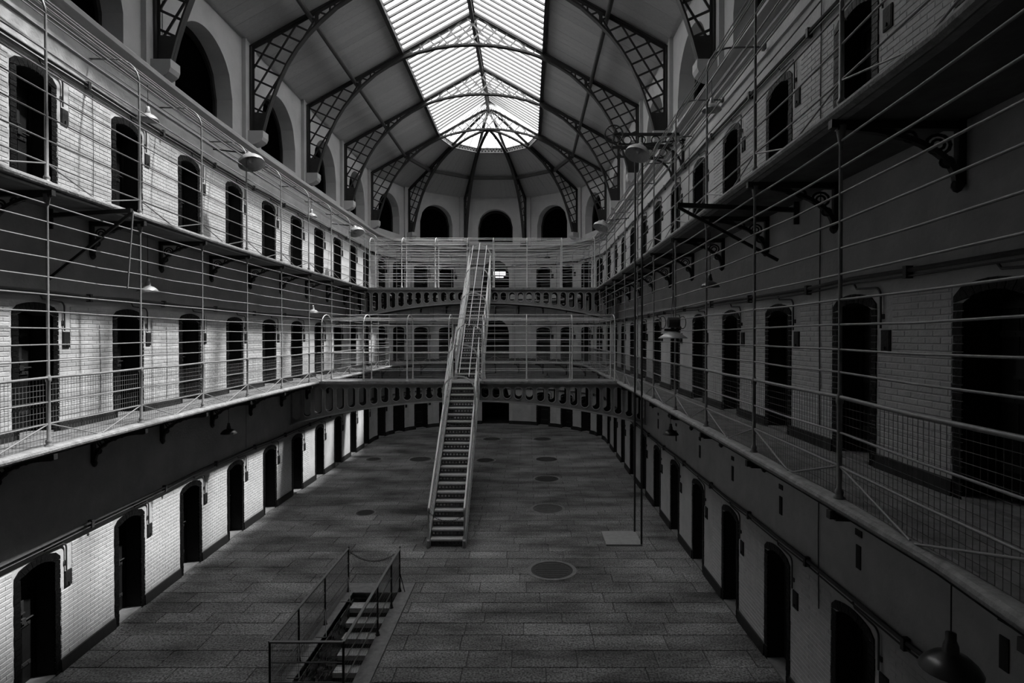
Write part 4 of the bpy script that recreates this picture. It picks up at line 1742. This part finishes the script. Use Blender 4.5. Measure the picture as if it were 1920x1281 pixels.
urod('axle', (4.44, 15.5, 11.1), (4.5, 16.7, 11.1), .02, M_IRON, t)

# swing arms under the upper galleries
def swing_arm(label, y, z, xw, xe, strut_end, rod):
    t = thing('swing_arm', label, 'bracket', (xw, y, z), 'swing arms on the walls')
    ubar('arm', (xw, y, z - .08), (xe, y, z), .06, .07, M_IRON, t)
    ubar('strut', (xe, y, z - .03), strut_end, .035, .045, M_IRON, t)
    ubar('wall_plate', (xw, y, z + .2), (xw, y, z - .3), .1, .03, M_IRON, t)
    if rod:
        urod('hanging_rod', (xe + .02, y, z), rod, .013, M_RAIL, t)
swing_arm('black swing arm with diagonal strut and hanging rod under the left upper gallery', 9.5, 7.76, wl(9.5) + .03, -4.42, (-5.82, 9.5, 6.62), (-4.50, 9.5, 6.48))
swing_arm('long black swing arm with diagonal strut on the right upper gallery', 9.0, 7.74, wr(9.0) - .03, 4.43, (6.0, 9.0, 6.88), None)

# ------------------------------------------------------------ lamps
def lamp(label, px, py, x, m, r=.2, z_top=None):
    """pendant with a shallow enamel shade; x = hall coordinate, pixel fixes distance and height"""
    Y = (x - 2.1) * 1080 / (px - 990)
    z = EYE + (630 - py) * Y / 1080
    t = thing('pendant_lamp', label, 'lamp', (x, Y, z), 'enamel pendant lamps')
    b = MB()
    k = r / .2
    b.lathe([(.2 * k, -.02 * k), (.2 * k, -.01 * k), (.17 * k, .035 * k), (.12 * k, .08 * k), (.06 * k, .105 * k), (.045 * k, .12 * k), (.04 * k, .12 * k), (.1 * k, .075 * k), (.16 * k, .02 * k), (.19 * k, -.015 * k), (.2 * k, -.02 * k)], 20, (x, Y, z))
    sh = b.build('lamp_shade', m, t, smooth=True)
    b = MB()
    b.lathe([(.055 * k, .10 * k), (.05 * k, .16 * k), (.035 * k, .2 * k), (.035 * k, .25 * k), (.0, .26 * k)], 12, (x, Y, z))
    b.build('cap', m, sh, smooth=True)
    b = MB()
    b.lathe([(0, -.03 * k), (.025 * k, -.02 * k), (.035 * k, .02 * k), (.02 * k, .08 * k)], 10, (x, Y, z))
    b.build('bulb', M_ENAMEL, sh, smooth=True)
    urod('cord', (x, Y, z + .25 * k), (x, Y, z_top), .006, M_IRON, t)
    return t
lamp('grey enamel pendant lamp on the left upper gallery, nearest the camera', 280, 225, -5.55, M_ENAMEL, .2, 10.75)
lamp('small enamel pendant lamp on the left upper gallery, farther along', 585, 406, -5.65, M_ENAMEL, .2, 10.75)
lamp('grey enamel pendant lamp on the left lower gallery, nearest the camera', 278, 546, -5.62, M_ENAMEL, .2, 7.75)
lamp('enamel pendant lamp on the left lower gallery, farther along', 587, 586, -5.65, M_ENAMEL, .2, 7.75)
lamp('dark pendant lamp on the left ground floor under the walkway', 428, 812, -5.7, M_DKENAMEL, .2, 3.95)
lamp('dark pendant lamp on the right upper gallery', 1333, 207, 5.7, M_ENAMEL, .19, 10.75)
lamp('dark pendant lamp hanging above the right lower gallery', 1331, 537, 5.7, M_DKENAMEL, .19, 7.75)
lamp('dark pendant lamp on the right ground floor under the walkway', 1258, 814, 5.7, M_DKENAMEL, .2, 3.95)
lamp('large black pendant lamp at the bottom right corner of the picture', 1787, 1255, 5.6, M_DKENAMEL, .23, 3.95)
def lamp_at(label, x, Y, z, m, r, z_top):
    t = 990 + (x - 2.1) * 1080 / Y
    py = 630 - (z - EYE) * 1080 / Y
    return lamp(label, t, py, x, m, r, z_top)
lamp_at('small pendant lamp at the rounded end, upper floor', 3.3, 35.7, 10.55, M_DKENAMEL, .2, 10.95)
lamp_at('small pendant lamp at the rounded end, lower floor', 3.3, 35.7, 6.62, M_DKENAMEL, .2, 7.75)
lamp_at('small pendant lamp at the rounded end, ground floor', 3.3, 35.7, 3.15, M_DKENAMEL, .2, 3.95)
lamp_at('small pendant lamp at the rounded end, left of the stairs', -3.7, 35.3, 6.62, M_DKENAMEL, .2, 7.75)

def flood(label, px, py, x, r, wall_x, tilt):
    Y = (x - 2.1) * 1080 / (px - 990)
    z = EYE + (630 - py) * Y / 1080
    t = thing('flood_lamp', label, 'lamp', (x, Y, z), 'tilted enamel flood lamps')
    R_ = Matrix.Rotation(tilt, 3, 'Y') @ Matrix.Rotation(-.25, 3, 'X')
    b = MB()
    b.lathe([(r, -.10), (r, -.09), (r * .93, .0), (r * .7, .08), (r * .35, .13), (.05, .15), (.04, .14), (r * .6, .07), (r * .88, -.02), (r * .97, -.10), (r, -.10)], 24, (x, Y, z), R_)
    sh = b.build('lamp_shade', M_ENAMEL, t, smooth=True)
    b = MB()
    b.lathe([(.08, .13), (.08, .22), (.05, .26), (0, .27)], 12, (x, Y, z), R_)
    b.build('cap', M_ENAMEL, sh, smooth=True)
    b = MB()
    b.lathe([(0, -.05), (.05, -.03), (.07, .03), (.03, .12)], 12, (x, Y, z), R_)
    b.build('bulb', M_ENAMEL, sh, smooth=True)
    top = Vector((x, Y, z)) + R_ @ Vector((0, 0, .24))
    ubar('bracket', top, (wall_x, Y + .1, top.z + .12), .03, .03, M_IRON, t)
    return t
flood('large tilted enamel flood lamp on the left upper railing, nearest', 472, 303, -5.15, .33, wl(15), -.35)
flood('large tilted enamel flood lamp on the left upper railing, near the far end', 668, 434, -5.2, .33, -6.25, -.35)
flood('large tilted enamel flood lamp beside the hoist wheel on the right', 1196, 286, 4.95, .33, 6.2, .35)
flood('large tilted enamel flood lamp on the right upper railing, near the far end', 1127, 424, 5.1, .33, 6.25, .35)
# cone lamp with its winch hanging by the right lower railing
t = thing('winch_lamp', 'pale cone-shaped lamp hanging below a small coiled winch on the right', 'lamp', (5.05, 11.7, 5.7))
x, Y = 5.12, 12.0
z = 5.70
b = MB()
b.lathe([(.30, -.05), (.30, -.04), (.18, .04), (.09, .085), (.05, .09), (.04, .08), (.16, .03), (.29, -.05), (.30, -.05)], 20, (x, Y, z))
b.build('lamp_shade', M_ENAMEL, t, smooth=True)
b = MB()
b.tube([(x - .1, Y, z + .28), (x + .12, Y, z + .28)], .11, 12)
b.box(x - .18, x + .16, Y - .02, Y + .02, z + .10, z + .15)
b.build('winch_drum', M_IRON, t)
b = MB()
for dx_ in (-.22, .2):
    b.tube([(x + dx_ + .07 * math.cos(a), Y, z + .28 + .13 * math.sin(a)) for a in [2 * PI * k / 14 for k in range(14)]], .010, 5, closed=True)
b.build('cable_loop', M_WIRE, t, smooth=True)
for dx_ in (-.04, .0, .06):
    urod('cable', (x + dx_, Y, z + .38), (x, Y, z + .95), .006, M_WIRE, t)
urod('hanging_rod', (x, Y, z + .95), (x, Y, 7.75), .012, M_IRON, t)

print('objects', len(bpy.data.objects), 'tris', sum(len(m.polygons) * 2 for m in bpy.data.meshes))
